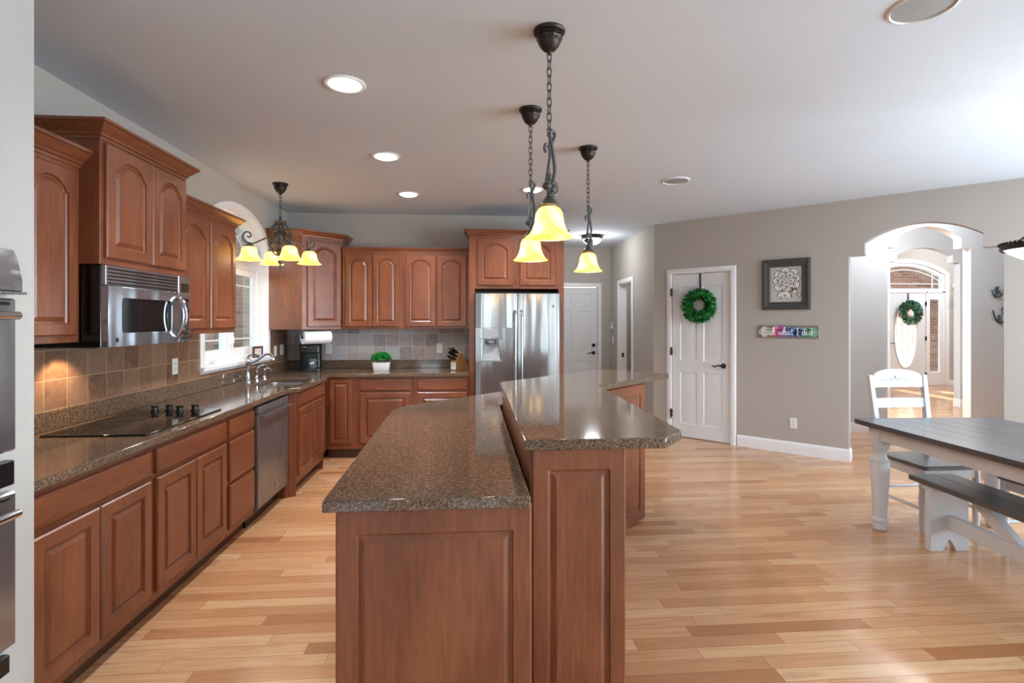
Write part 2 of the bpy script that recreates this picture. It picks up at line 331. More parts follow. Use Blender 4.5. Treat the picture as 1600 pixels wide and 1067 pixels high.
MB().box(2.5, 3.82, 6.9, 9.1, H, H + .1).build('ceiling_side_room', 'ceiling', kind='structure')
wallpiece('wall_side_room', (3.7, 9.0, 0), R(-90), [rect(0, 2.3, 0, HH)])
wallpiece('wall_side_room_back', (2.5, 8.98, 0), 0, [rect(0, 1.3, 0, HH)])
P0, P1 = .225, .958; A0, A1, N0, N1, ASP, ANT, AAP = 2.162, 3.353, 2.302, 3.215, 2.152, 2.283, 2.433
def archtop(x1, x0, n1, n0, sp, nt, ap, n=20):       # right to left
    c = (n0 + n1) / 2; ch = (n1 - n0) / 2; rise = ap - nt; rad = (ch * ch + rise * rise) / (2 * rise)
    pts = [(x1, sp), (n1, sp), (n1, nt)]
    for i in range(1, n): x = ch - 2 * ch * i / n; pts.append((c + x, nt + math.sqrt(rad * rad - x * x) - (rad - rise)))
    return pts + [(n0, nt), (n0, sp), (x0, sp)]
dw = [(-.024, 0), (P0, 0), (P0, 2.07), (P1, 2.07), (P1, 0), (A0, 0)] + archtop(A1, A0, N1, N0, ASP, ANT, AAP)[::-1] + [(A1, 0), (4.98, 0), (4.98, HH), (-.024, HH)]
wallpiece('wall_diagonal', DA, DW, [dw])
wallpiece('wall_right', (5.85, 3.35, 0), R(-90), [rect(0, 6.1, 0, H)] + [rect(a, a + 1.4, .5, 2.3) for a in (.25, 2.35, 4.25)])
wallpiece('wall_rear', (5.97, -2.6, 0), PI, [rect(0, 8.3, 0, H)] + [rect(5.97 - x - .3, 5.97 - x + .3, .4, 2.3) for x in (3.6, 2.25, .10, -1.2)])
MB().box(-2.155, -1.5, .3, 1.945, 0, H).build('wall_oven', 'pillar', kind='structure')
# hallway beyond the arch: a second and a third arch, then the foyer
B0, B1 = 5.525, 6.718
w2 = [(3.0, 0), (B0, 0)] + archtop(B1, B0, 6.58, 5.655, 2.457, 2.59, 2.74)[::-1] + [(B1, 0), (9.6, 0), (9.6, HH), (3.0, HH)]
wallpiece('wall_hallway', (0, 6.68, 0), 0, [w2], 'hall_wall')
C0, C1 = 7.08, 8.35
w3 = [(5, 0), (C0, 0)] + archtop(C1, C0, 8.22, 7.21, 2.48, 2.60, 2.725)[::-1] + [(C1, 0), (12.9, 0), (12.9, HH), (5, HH)]
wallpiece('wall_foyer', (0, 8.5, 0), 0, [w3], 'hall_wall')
FC = 9.88; FL, FR, FSP, FAP = 8.93, 10.83, 2.52, 2.80
wf = [(6, 0), (FL, 0), (FL, FSP)] + archtop(FR, FL, FR, FL, FSP, FSP, FAP)[2:-2][::-1] + [(FR, FSP), (FR, 0), (13, 0), (13, HH), (6, HH)]
wallpiece('wall_front', (0, 11.4, 0), 0, [wf])
wallpiece('wall_foyer_right', (12.9, 11.4, 0), R(-90), [rect(0, 3, 0, HH)])
wallpiece('wall_hallway_end', (9.5, 8.5, 0), R(-90), [rect(0, 1.7, 0, HH)], 'hall_wall')
wallpiece('wall_foyer_left', (6.1, 8.62, 0), R(90), [rect(0, 2.78, 0, HH)])
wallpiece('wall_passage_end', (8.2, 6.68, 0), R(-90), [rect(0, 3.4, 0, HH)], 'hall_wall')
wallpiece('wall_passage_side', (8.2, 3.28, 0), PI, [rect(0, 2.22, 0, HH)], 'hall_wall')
# tiled splashbacks
def tiles(name, loc, rz, x0, x1, mat, hole=None):
    if hole: lp = [(x0, 1.016), (x1, 1.016), (x1, 1.40), (hole[1], 1.40), (hole[1], hole[2]), (hole[0], hole[2]), (hole[0], 1.40), (x0, 1.40)]
    else: lp = rect(x0, x1, 1.016, 1.40)
    return place(MB().prism(lp, -.008, 0, 'xz').build(name, mat, smooth=20, kind='structure'), loc, rz)
tiles('wall_left_tile', (-2.155, 0, 0), R(90), 1.945, 6.40, 'tile', (4.385, 5.80, 1.055))
tiles('wall_back_tile', (0, 6.40, 0), 0, -2.147, -.03, 'tile_back')

# skirtings
BASE = [(0, 0), (.014, 0), (.014, .105), (.010, .118), (.004, .128), (0, .132)]
def skirting(name, path): return MB().sweep(path, BASE, XY).build(name, 'trim', kind='structure')
q = lambda s, o=0: tuple((DA + DD * s + DN * o).xy)
skirting('baseboard_diagonal', [q(A0, -.12), q(A0, 0), q(1.035, 0)][::-1])
skirting('baseboard_diagonal_end', [q(4.98), q(A1), q(A1, -.12)][::-1] if False else [q(A1, -.12), q(A1), q(4.9)])
skirting('baseboard_corner', [q(-.024), q(.14)])
skirting('baseboard_hall', [(2.385, 8.98), (2.385, 8.53)]); skirting('baseboard_hall_side', [(2.385, 7.69), (2.385, 6.82)])
skirting('baseboard_hallway', [(3.2, 6.68), (B0, 6.68), (B0, 6.80)]); skirting('baseboard_hallway_right', [(B1, 6.80), (B1, 6.68), (9.4, 6.68)])
skirting('baseboard_foyer', [(C1, 8.62), (C1, 8.5), (10.9, 8.5)]); skirting('baseboard_foyer_left', [(5.2, 8.5), (C0, 8.5), (C0, 8.62)])
skirting('baseboard_front', [(10.90, 11.4), (12.9, 11.4)])

CASE = [(0, 0), (0, .014), (.012, .020), (.045, .020), (.060, .014), (.066, .008), (.066, 0)]
def casing(mb, x0, x1, z1, z0=0):          # outward from the opening; local y negative = towards the room
    return mb.sweep([(x1, z0), (x1, z1), (x0, z1), (x0, z0)], CASE, lambda p, u: (p[0], -u, p[1]))
def panel_door(parent, x0, x1, z0, z1, y, panels, name='door_panel', t=.04):   # moulded door; y = front face; panels = (xa, xb, za, zb) fractions
    w, h = x1 - x0, z1 - z0; holes = [[(x0 + a * w, z0 + c * h), (x0 + b * w, z0 + c * h), (x0 + b * w, z0 + d * h), (x0 + a * w, z0 + d * h)] for a, b, c, d in panels]
    mb = MB().prism([rect(x0, x1, z0, z1)] + holes, y, y + t, 'xz')
    for a, b, c, d in panels:
        f = lambda i, yy: [(x0 + a * w + i, yy, z0 + c * h + i), (x0 + b * w - i, yy, z0 + c * h + i), (x0 + b * w - i, yy, z0 + d * h - i), (x0 + a * w + i, yy, z0 + d * h - i)]
        mb.loops([f(0, y), f(.009, y + .009), f(.016, y + .009), f(.045, y + .002)], capA=False)
    return mb.build(name, 'door_white', parent, smooth=15)
def hinge(parent, x, z, y=-.022, w=.012):
    MB().box(x - w, x + w, y - .004, y + .02, z - .045, z + .045, .002).lathe([(.007, -.052), (.007, .052)], 10, (x, y - .004, z)).build('hinge', 'black', parent)
def lever(parent, x, z, y, side=-1, name='door_handle'):
    mb = MB(); T = Matrix.Translation((x, y, z)) @ Matrix.Rotation(PI / 2, 4, 'X')
    mb.lathe([(.0, 0), (.030, 0), (.032, .006), (.026, .012), (.012, .016), (.011, .048), (0, .05)], 20, T=T, cap=False)
    mb.tube(spline([(x, y - .045, z), (x + side * .03, y - .05, z + .006), (x + side * .06, y - .05, z + .002), (x + side * .09, y - .048, z - .010), (x + side * .112, y - .046, z - .004), (x + side * .118, y - .046, z + .006)]), [.009] * 20 + [.007] * 11, 8)
    return mb.build(name, 'black', parent)
def deadbolt(parent, x, z, y):
    T = Matrix.Translation((x, y, z)) @ Matrix.Rotation(PI / 2, 4, 'X')
    MB().lathe([(0, 0), (.031, 0), (.032, .01), (.024, .02), (.010, .022), (.010, .035), (0, .036)], 20, T=T, cap=False).build('deadbolt', 'black', parent)
SIX = [(.14, .45, .10, .38), (.55, .86, .10, .38), (.14, .45, .45, .80), (.55, .86, .45, .80), (.14, .45, .845, .945), (.55, .86, .845, .945)]
d = struct('door_1', tuple(DA), DW)        # pantry door in the diagonal wall
casing(MB(), P0, P1, 2.07).build('door_frame', 'trim', d)
panel_door(d, P0 + .004, P1 - .004, .012, 2.064, .012, [(.14, .44, .08, .40), (.55, .87, .08, .40), (.14, .44, .47, .925), (.55, .87, .47, .925)])
for z in (1.84, 1.09, .30): hinge(d, P0, z)
lever(d, .873, .932, .012)
MB().box(P0 - .028, P0 + .028, -.030, -.022, .325, .335, .002).box(P0 - .006, P0 + .006, -.034, -.022, .23, .36, .002).build('door_stop', 'black', d)
MB().box(P1 - .004, P1 + .008, -.006, .01, .90, .96).build('strike_plate', 'black', d)
d = struct('door_2', (0, 8.98, 0), 0)      # six panel door at the end of the hall
casing(MB(), HD0, HD1, 2.06).build('door_frame', 'trim', d)
panel_door(d, HD0 + .004, HD1 - .004, .012, 2.052, .02, SIX)
lever(d, HD1 - .07, .93, .02); deadbolt(d, HD1 - .07, 1.06, .02)
for z in (1.07, .93): MB().box(HD1 - .006, HD1 + .004, .004, .018, z - .03, z + .03).build('strike_plate', 'black', d)
d = struct('door_4', (2.385, 8.98, 0), R(-90))   # open doorway in the hall's right wall
mb = casing(MB(), .52, 1.22, 2.07); mb.box(.52, .535, 0, .12, 0, 2.07); mb.box(1.205, 1.22, 0, .12, 0, 2.07); mb.box(.52, 1.22, 0, .12, 2.055, 2.07); mb.build('door_frame', 'trim', d)
MB().box(.533, .54, .04, .075, .89, .96).build('strike_plate', 'black', d)

# front door: frame, slab with oval light, sidelights, arched transom
d = struct('door_3', (0, 11.4, 0), 0)
mb = MB(); arcp = archtop(FR, FL, FR, FL, FSP, FSP, FAP)[2:-2]
mb.sweep([(FR, 0), (FR, FSP)] + arcp[1:-1] + [(FL, FSP), (FL, 0)], [(0, 0), (0, .02), (.015, .03), (.07, .03), (.09, .02), (.095, 0)], lambda p, u: (p[0], -u, p[1]))
DL, DR = 9.40, 10.365
for a, b in ((FL, FL + .06), (DL - .06, DL - .005), (DR + .005, DR + .06), (FR - .06, FR)): mb.box(a, b, 0, .10, 0, 2.16, .004)
mb.box(FL, FR, 0, .10, 2.12, 2.22, .004); mb.box(DR + .06, FR - .06, .02, .06, 0, .32, .004); mb.box(FL + .06, DL - .06, .02, .06, 0, .32, .004)
mb.box(DR + .06, FR - .06, .02, .06, 1.97, 2.12, .004); mb.box(FL + .06, DL - .06, .02, .06, 1.97, 2.12, .004)
for a, b in ((DR + .06, DR + .115), (FR - .12, FR - .06), (FL + .06, FL + .12), (DL - .115, DL - .06)): mb.box(a, b, .02, .06, .32, 1.97, .004)
mb.sweep([(FR - .03, 2.22), (FR - .03, FSP)] + [(FC + (x - FC) * .965, z - .035) for x, z in arcp[1:-1]] + [(FL + .03, FSP), (FL + .03, 2.22)], [(-.03, -.06), (-.03, .04), (.03, .04), (.03, -.06)], lambda p, u: (p[0], .05 - u, p[1]))
mb.build('door_frame', 'trim', d, smooth=25)
mb = MB()
arc2 = [(FC + (x - FC) * .93, z - .15) for x, z in arcp]
mb.tube([(x, .05, z) for x, z in arc2], .011, 6); mb.tube([(FL + .08, .05, 2.33), (FR - .08, .05, 2.33)], .011, 6)
for x in (10.56, 9.2): mb.tube([(x, .05, 2.22), (x, .05, 2.62)], .011, 6)
mb.build('transom_bars', 'trim', d)
MB().prism([(FR - .03, 2.22), (FR - .03, FSP)] + [(FC + (x - FC) * .96, z - .05) for x, z in arcp[1:-1]] + [(FL + .03, FSP), (FL + .03, 2.22)], .05, .054, 'xz').build('transom_pane', 'pane_glass', d)
OX, OZ, OA, OB = 9.875, 1.16, .256, .74
ov = arc(OX, OZ, OA, 0, 360, 40, OB)[:-1]; ov2 = arc(OX, OZ, OA + .03, 0, 360, 40, OB + .03)[:-1]
mb = MB().prism([rect(DL, DR, .015, 2.12), ov], .02, .065, 'xz')
mb.loops([[(x, .02, z) for x, z in ov2], [(OX + (x - OX) * .97, .004, OZ + (z - OZ) * .985) for x, z in ov2], [(OX + (x - OX) * 1.02, .004, OZ + (z - OZ) * 1.01) for x, z in ov], [(x, .03, z) for x, z in ov]], capA=False, capB=False)
mb.build('door_panel', 'door_white', d, smooth=25)
MB().prism(ov, .040, .046, 'xz').build('oval_pane', 'frosted_glass', d)
mb = MB(); e = lambda pts: mb.tube([(x, .037, z) for x, z in pts], .0035, 5)
e([(OX - .2, .75), (OX - .2, 1.55)]); e([(OX + .2, .75), (OX + .2, 1.55)]); e([(OX - .06, .5), (OX - .06, 1.85)]); e([(OX + .06, .5), (OX + .06, 1.85)])
for z in (1.0, 1.25): e([(OX, z + .13), (OX + .1, z), (OX, z - .13), (OX - .1, z), (OX, z + .13)])
e([(OX - .25, 1.3), (OX, 1.42), (OX + .25, 1.3)]); mb.build('leading', 'iron', d)
for xa, xb in ((DR + .115, FR - .12), (FL + .12, DL - .115)):
    MB().box(xa, xb, .038, .042, .32, 1.97).build('sidelight_pane', 'pane_glass', d)
    mb = MB(); xc = (xa + xb) / 2
    for x in (xa + .02, xb - .02, xc - .015, xc + .015): mb.tube([(x, .035, .32), (x, .035, 1.97)], .003, 5)
    for z in (.7, 1.05, 1.45): mb.tube([(xc, .035, z + .08), (xc + .05, .035, z), (xc, .035, z - .08), (xc - .05, .035, z)], .003, 5, closed=True)
    for z in (.42, 1.80): mb.tube([(xa, .035, z), (xb, .035, z)], .003, 5)
    mb.build('sidelight_leading', 'iron', d)
lever(d, DL + .075, .97, .02, 1); deadbolt(d, DL + .075, 1.12, .02)
for z in (1.87, 1.08, .25): hinge(d, DR, z, -.004, .014)

# kitchen window: white lined recess, sill, two casement sashes below an arched light
win = struct('window_1', (-2.155, 0, 0), R(90))
mb = MB(); op = [(WY1, WZ0), (WY1, WSP)] + arc(WC, WSP, WH, 0, 180, 24, WAP - WSP)[1:-1] + [(WY0, WSP), (WY0, WZ0)]
mb.sweep(op, [(-.004, -.16), (-.004, .012), (.005, .018), (.050, .018), (.060, .010), (.060, 0), (0, 0)], lambda p, u: (p[0], -u, p[1]))
mb.build('window_frame', 'trim', win)
MB().box(WY0 - .07, WY1 + .07, -.045, .10, WZ0 - .035, WZ0 + .006, .006).box(WY0 - .06, WY1 + .06, -.016, 0, WZ0 - .055, WZ0 - .034, .003).build('window_sill', 'trim', win)
mb = MB(); y0, y1 = .085, .135
mb.box(WY0, WY1, y0, y1, WZ0, WZ0 + .05, .004).box(WY0, WY1, y0 - .01, y1, 1.98, 2.09, .004).box(WC - .045, WC + .045, y0 - .01, y1, WZ0, 2.0, .004).box(WY0, WY0 + .04, y0, y1, WZ0, 2.2, .004).box(WY1 - .04, WY1, y0, y1, WZ0, 2.2, .004)
mb.sweep([(WY1, 2.09), (WY1, WSP)] + arc(WC, WSP, WH, 0, 180, 24, WAP - WSP)[1:-1] + [(WY0, WSP), (WY0, 2.09)], [(-.055, -y1), (-.055, -y0), (0, -y0), (0, -y1)], lambda p, u: (p[0], -u, p[1]))
mb.build('window_mullions', 'trim', win)
for a, b in ((WY0 + .04, WC - .045), (WC + .045, WY1 - .04)):
    s_ = MB().prism([rect(a, b, WZ0 + .05, 1.98), rect(a + .055, b - .055, WZ0 + .115, 1.92)], .095, .13, 'xz').build('window_sash', 'trim', win, smooth=20, bev=.003)
    MB().box(a + .05, b - .05, .112, .116, WZ0 + .11, 1.93).build('pane', 'pane_glass', s_)
    mb = MB()
    for x in (a + .085, b - .085): mb.box(x - .005, x + .005, .108, .12, WZ0 + .115, 1.92)
    for z in (WZ0 + .20, 1.82): mb.box(a + .055, b - .055, .108, .12, z - .005, z + .005)
    mb.build('glazing_bars', 'trim', s_)
    c = (a + b) / 2
    MB().box(c - .045, c + .045, .06, .09, WZ0 + .012, WZ0 + .035, .004).tube(spline([(c + .03, .06, WZ0 + .035), (c + .02, .045, WZ0 + .05), (c - .04, .04, WZ0 + .045), (c - .08, .04, WZ0 + .036)]), .007, 6).build('crank_handle', 'trim', win)
MB().prism([(WY1 - .04, 2.09), (WY1 - .04, WSP)] + arc(WC, WSP, WH - .04, 0, 180, 24, WAP - WSP - .04)[1:-1] + [(WY0 + .04, WSP), (WY0 + .04, 2.09)], .112, .116, 'xz').build('arch_pane', 'pane_glass', win)
mb = MB(); mb.tube([(x, .112, z) for x, z in arc(WC, WSP - .02, WH * .55, 0, 180, 16, (WAP - WSP) * .6)], .007, 6)
for a in (50, 90, 130): mb.tube([(WC + WH * .54 * math.cos(R(a)), .112, WSP - .02 + .22 * math.sin(R(a))), (WC + WH * .97 * math.cos(R(a)), .112, WSP + (WAP - WSP) * .97 * math.sin(R(a)))], .007, 6)
mb.build('arch_bars', 'trim', win)
MB().box(WC - .012, WC + .012, .06, .08, 1.25, 1.36, .004).box(WC - .008, WC + .008, .045, .065, 1.27, 1.33, .003).build('sash_lock', 'trim', win)

def plain_window(name, loc, rz, x0, x1, z0, z1):
    w = struct(name, loc, rz); mb = MB().sweep([(x1, z0), (x1, z1), (x0, z1), (x0, z0)], CASE, lambda p, u: (p[0], -u, p[1]), closed=True).prism([rect(x0, x1, z0, z1), rect(x0 + .05, x1 - .05, z0 + .05, z1 - .05)], .04, .09, 'xz')
    mb.box((x0 + x1) / 2 - .02, (x0 + x1) / 2 + .02, .05, .08, z0, z1).box(x0, x1, .05, .08, (z0 + z1) / 2 - .02, (z0 + z1) / 2 + .02).build('window_frame', 'trim', w)
for i, a in enumerate((.25, 2.35, 4.25)): plain_window('window_%d' % (i + 2), (5.85, 3.35, 0), R(-90), a, a + 1.4, .5, 2.3)  # unseen windows, framed around the added side daylight lamps
for i, x in enumerate((3.6, 2.25, .10, -1.2)): plain_window('window_%d' % (i + 5), (5.97, -2.6, 0), PI, 5.97 - x - .3, 5.97 - x + .3, .4, 2.3)  # unseen windows around the rear lamps, spaced for streaks in the refrigerator's reflection
# outdoors: brick wing of the house beside the window, brick porch at the front door
place(MB().box(0, 12, 0, .3, -.1, 4.5).build('wall_brick_wing', 'brick_brown', kind='structure'), (-4.6, 3.5, 0), R(82))
pl = [(7.4, -.1), (8.4, -.1), (8.4, 2.25)] + arc(9.95, 2.25, 1.55, 180, 0, 20, .42)[1:-1] + [(11.5, 2.25), (11.5, -.1), (20, -.1), (20, 6.5), (7.4, 6.5)]
place(MB().prism(pl, 0, .35, 'xz').build('wall_porch', 'brick', smooth=20, kind='structure'), (0, 13.6, 0))
MB().box(7, 14, 11.55, 13.95, -.13, -.02).build('trim_1', 'concrete', kind='structure')
MB().prism([rect(10.95, 11.6, 0, 3.9)], 11.52, 11.7, 'xz').build('wall_porch_side', 'brick', kind='structure')

# ================================================================== CABINETS
def door_mb(w, h, arched=False, y0=0, t=.02, st=.055, rise=None, x=0, z=0, top=None):   # raised-panel door; y0 = plane it sits on
    top = st if top is None else top
    if arched:
        r = rise or min(.08, w * .185)
        def inner(d, y):
            xa, xb, za, zs = st + d, w - st - d, st + d, h - top - r - d
            sh = max(.004, .016 - d * .3); ch = (xb - xa) / 2 - sh; c = (xa + xb) / 2; rr = max(.01, r - .012); rad = (ch * ch + rr * rr) / (2 * rr)
            p = [(xa, za), (xb, za), (xb, zs), (xb - sh, zs + .004)]
            for i in range(13): q_ = ch - 2 * ch * i / 12; p.append((c + q_, zs + .012 + math.sqrt(max(0, rad * rad - q_ * q_)) - (rad - rr)))
            p += [(xa + sh, zs + .004), (xa, zs)]; return [(a + x, y, b + z) for a, b in p]
        inn = inner(0, 0)
        def outer(i, y):
            o = [(i, i), (w - i, i), (w - i, h - i)] + [(min(max(px - x, i), w - i), h - i) for px, _, _ in inn[3:-1]] + [(i, h - i)]
            return [(a + x, y, b + z) for a, b in o]
    else:
        inner = lambda d, y: [(a + x, y, b + z) for a, b in ((st + d, st + d), (w - st - d, st + d), (w - st - d, h - top - d), (st + d, h - top - d))]
        outer = lambda i, y: [(a + x, y, b + z) for a, b in ((i, i), (w - i, i), (w - i, h - i), (i, h - i))]
    f = y0 - t; fw = min(.032, (w - 2 * st) * .22)
    return MB().loops([outer(0, y0), outer(0, f + .006), outer(.006, f), inner(0, f), inner(.002, f + .008), inner(.009, f + .012), inner(.012, f + .012), inner(fw, f + .001), inner(fw + .004, f + .001)])
def slab_mb(w, h, y0=0, t=.02, x=0, z=0):
    o = lambda i, y: [(a + x, y, b + z) for a, b in ((i, i), (w - i, i), (w - i, h - i), (i, h - i))]
    return MB().loops([o(0, y0), o(0, y0 - t + .007), o(.007, y0 - t + .001), o(.012, y0 - t), o(.02, y0 - t)])
CROWN = [(0, 0), (.006, 0), (.006, .012), (.014, .016), (.016, .026), (.030, .038), (.044, .056), (.048, .062), (.056, .064), (.056, .078), (0, .078)]
def cabinet(name, label, loc, rz, w, d, z0, z1, fronts, group, crown=None, base=False, mats=('cherry',)):
    t = thing(name, label, 'cabinet', (loc[0], loc[1], 0 if base else z0), rz, group); zz = 0 if base else z0
    mb = MB()
    if name == 'sink_cabinet': mb.box(0, w, 0, d, z0, .66, .002).box(0, w, 0, .03, .66, z1, .001).box(0, .018, .03, d, .66, z1).box(w - .018, w, .03, d, .66, z1)
    else: mb.box(0, w, 0, d, (z0 - zz), z1 - zz, .002)
    mb.build('body', 'cherry', t)
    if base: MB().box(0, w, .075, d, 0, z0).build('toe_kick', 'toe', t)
    for fr in fronts:
        k, xa, xb, za, zb = fr[:5]
        if k == 'drawer': slab_mb(xb - xa, zb - za, 0, .02, xa, za - zz).build('drawer', 'cherry_flat', t, smooth=20)
        else: door_mb(xb - xa, zb - za, k == 'arch', 0, .02, min(.056, (xb - xa) * .165), None, xa, za - zz).build('door', 'cherry', t, smooth=20)
    if crown:
        path, cz, sc = crown; MB().sweep(path, [(o * sc[0], u * sc[1]) for o, u in CROWN], lambda p, u: (p[0], p[1], cz - zz + u)).build('crown_moulding', 'cherry_flat', t, smooth=20)
    return t
WALLX = -2.155
LB = 'base cabinets along the left wall'; UL = 'wall cabinets on the left wall'; BB = 'base cabinets along the back wall'; UB = 'wall cabinets on the back wall'
# left base run (local x = world Y)
FX = -1.545; DEP = FX - WALLX - .001
cabinet('base_cabinet', 'cherry two door base cabinet nearest the double oven, with wide drawer front', (FX, 1.947), R(90), .743, DEP, .105, .876,
        [('drawer', .020, .720, .728, .848), ('door', .020, .366, .150, .705), ('door', .374, .720, .150, .705)], LB, base=True)
cabinet('base_cabinet', 'cherry two door base cabinet right under the cooktop knobs, wide drawer front', (FX, 2.691), R(90), .780, DEP, .105, .876,
        [('drawer', .023, .757, .728, .848), ('door', .023, .386, .150, .705), ('door', .394, .757, .150, .705)], LB, base=True)
cabinet('drawer_base_cabinet', 'narrow cherry base cabinet with three stacked drawers beside the dishwasher', (FX, 3.472), R(90), .430, DEP, .105, .876,
        [('drawer', .021, .405, .728, .848), ('drawer', .021, .405, .448, .705), ('drawer', .021, .405, .150, .425)], LB, base=True)
SX = -1.47
t = cabinet('sink_cabinet', 'cherry sink base cabinet bumped out with fluted corner pilaster, two narrow doors', (SX, 4.592), R(90), .815, SX - WALLX - .001, .105, .876,
            [('drawer', .022, .795, .755, .862), ('door', .022, .405, .165, .730), ('door', .412, .795, .165, .730)], LB, base=True)
for a, b in (((-.050, .075), (0, .004)), ((.815, .004), (.865, .075))):
    a, b = Vector(a), Vector(b); L_ = (b - a).length; u = (b - a) / L_; nn = Vector((u.y, -u.x)); pts = []
    for i in range(37):
        s_ = i / 36; gdep = 0
        for c in (.25, .5, .75):
            if abs(s_ - c) < .085: gdep = .006 * math.sqrt(max(0, 1 - ((s_ - c) / .085) ** 2))
        pts.append(tuple(a + u * L_ * s_ - nn * gdep))
    pts += [(b.x, .30), (a.x, .30)]
    MB().prism(pts, 0, .876).build('fluted_pilaster', 'cherry', t, smooth=20)
cabinet('corner_base_cabinet', 'cherry filler base cabinet tucked in the kitchen corner past the sink', (FX, 5.46), R(90), .325, DEP, .105, .876, [], LB, base=True)
# back base run
BY = 5.79; BD = 6.399 - BY
cabinet('base_cabinet', 'narrow single door cherry base cabinet at the inner corner of the counter', (-1.543, BY), 0, .318, BD, .105, .876, [('door', .036, .270, .165, .850)], BB, base=True)
cabinet('base_cabinet', 'cherry base cabinet with drawer and one door below the potted plant', (-1.224, BY), 0, .602, BD, .105, .876, [('drawer', .033, .566, .728, .855), ('door', .033, .566, .165, .705)], BB, base=True)
cabinet('base_cabinet', 'cherry base cabinet with drawer and one door below the knife block, next to refrigerator', (-.621, BY), 0, .588, BD, .105, .876, [('drawer', .038, .573, .728, .855), ('door', .038, .573, .165, .705)], BB, base=True)
# left wall cabinets
UX = -1.845; UD = UX - WALLX - .001
cabinet('wall_cabinet', 'cherry wall cabinet with arched doors nearest the camera, left of microwave', (UX, 1.947), R(90), .704, UD, 1.372, 2.195,
        [('arch', .02, .345, 1.405, 2.165), ('arch', .351, .668, 1.405, 2.165)], UL, ([(0, 0), (.704, 0), (.704, .26)], 2.19, (1.05, 1.1)))
MX = -1.755
cabinet('wall_cabinet', 'taller deeper cherry cabinet with two arched doors above the microwave', (MX, 2.655), R(90), .745, MX - WALLX - .001, 1.742, 2.345,
        [('arch', .024, .385, 1.775, 2.325), ('arch', .392, .730, 1.775, 2.325)], UL, ([(0, .30), (0, 0), (.745, 0), (.745, .35)], 2.335, (1.1, 1.05)))
cabinet('wall_cabinet', 'cherry wall cabinet with two arched doors between microwave and kitchen window', (UX, 3.402), R(90), .90, UD, 1.385, 2.19,
        [('arch', .05, .462, 1.420, 2.165), ('arch', .482, .875, 1.420, 2.165)], UL, ([(0, 0), (.90, 0), (.90, .30)], 2.185, (1.05, 1.1)))
# diagonal corner wall cabinet
ca, cb = Vector((-1.795, 5.79)), Vector((-1.45, 6.115)); ct = thing('corner_wall_cabinet', 'diagonal cherry corner wall cabinet with one arched door above the paper towels', 'cabinet', (ca.x, ca.y, 1.382), math.atan2(cb.y - ca.y, cb.x - ca.x), UB)
cw = (cb - ca).length; inv = Matrix.Rotation(-ct.rotation_euler.z, 2); lc = lambda x, y: tuple(inv @ (Vector((x, y)) - ca))
MB().prism([(0, 0), (cw, 0), lc(cb.x, 6.398), lc(-2.154, 6.398), lc(-2.154, 5.79)], 0, .985).build('body', 'cherry', ct, bev=.002)
door_mb(cw - .085, .925, True, 0, .02, .058, None, .055, .03).build('door', 'cherry', ct, smooth=20)
MB().sweep([lc(-2.15, 5.79), (0, 0), (cw, 0), lc(cb.x, 6.39)], CROWN, lambda p, u: (p[0], p[1], .98 + u * 1.05)).build('crown_moulding', 'cherry_flat', ct, smooth=20)
# back wall cabinets
cabinet('wall_cabinet', 'left two door arched cherry wall cabinet above the potted plant', (-1.445, 6.09), 0, .665, .308, 1.384, 2.255, [('arch', .031, .327, 1.410, 2.225), ('arch', .334, .632, 1.410, 2.225)], UB, ([(0, 0), (.665, 0)], 2.25, (.6, .65)))
cabinet('wall_cabinet', 'right two door arched cherry wall cabinet beside the refrigerator surround', (-.779, 6.09), 0, .750, .308, 1.384, 2.255, [('arch', .030, .374, 1.410, 2.225), ('arch', .388, .721, 1.410, 2.225)], UB, ([(0, 0), (.750, 0)], 2.25, (.6, .65)))
t = cabinet('refrigerator_cabinet', 'cherry cabinet with two short arched doors and side panels above the refrigerator', (-.028, BY), 0, 1.04, BD, 1.825, 2.405,
            [('arch', .090, .474, 1.862, 2.375), ('arch', .552, .948, 1.862, 2.375)], UB, ([(0, .3), (0, 0), (1.04, 0), (1.04, .6)], 2.398, (.95, .9)))
for a, b in ((0, .062), (.978, 1.04)): MB().box(a, b, 0, BD, -1.825, 0, .002).build('side_panel', 'cherry', t)

# ------------------------------------------------------------------ stone tops
ZC = .914
def slab(name, label, loops, z0, z1, cat='countertop'):
    o = MB().prism(loops, z0, z1).build(name, 'granite', smooth=25, bev=.005); return tag(o, label, cat)
sink = [(-1.98 + .0, 4.70)] 
def rrect(x0, x1, y0, y1, r, n=4): return arc(x1 - r, y1 - r, r, 0, 90, n) + arc(x0 + r, y1 - r, r, 90, 180, n) + arc(x0 + r, y0 + r, r, 180, 270, n) + arc(x1 - r, y0 + r, r, 270, 360, n)
SK = (-1.945, -1.525, 4.70, 5.36)
ctop = slab('countertop', 'brown speckled stone counter running along left and back walls', [[(WALLX + .001, 1.947), (-1.508, 1.947), (-1.508, 4.52), (-1.435, 4.585), (-1.435, 5.42), (-1.508, 5.485), (-1.508, 5.752), (-.030, 5.752), (-.030, 6.399), (WALLX + .001, 6.399)], rrect(*SK, .06)], .876, ZC)
tag(MB().box(WALLX + .001, WALLX + .021, 1.947, 6.399, ZC, 1.016, .003).build('stone_upstand', 'granite'), 'low stone upstand along the left wall behind cooktop and sink', 'upstand')
tag(MB().box(WALLX + .021, -.030, 6.379, 6.399, ZC, 1.016, .003).build('stone_upstand', 'granite'), 'low stone upstand along the back wall behind plant and knife block', 'upstand')
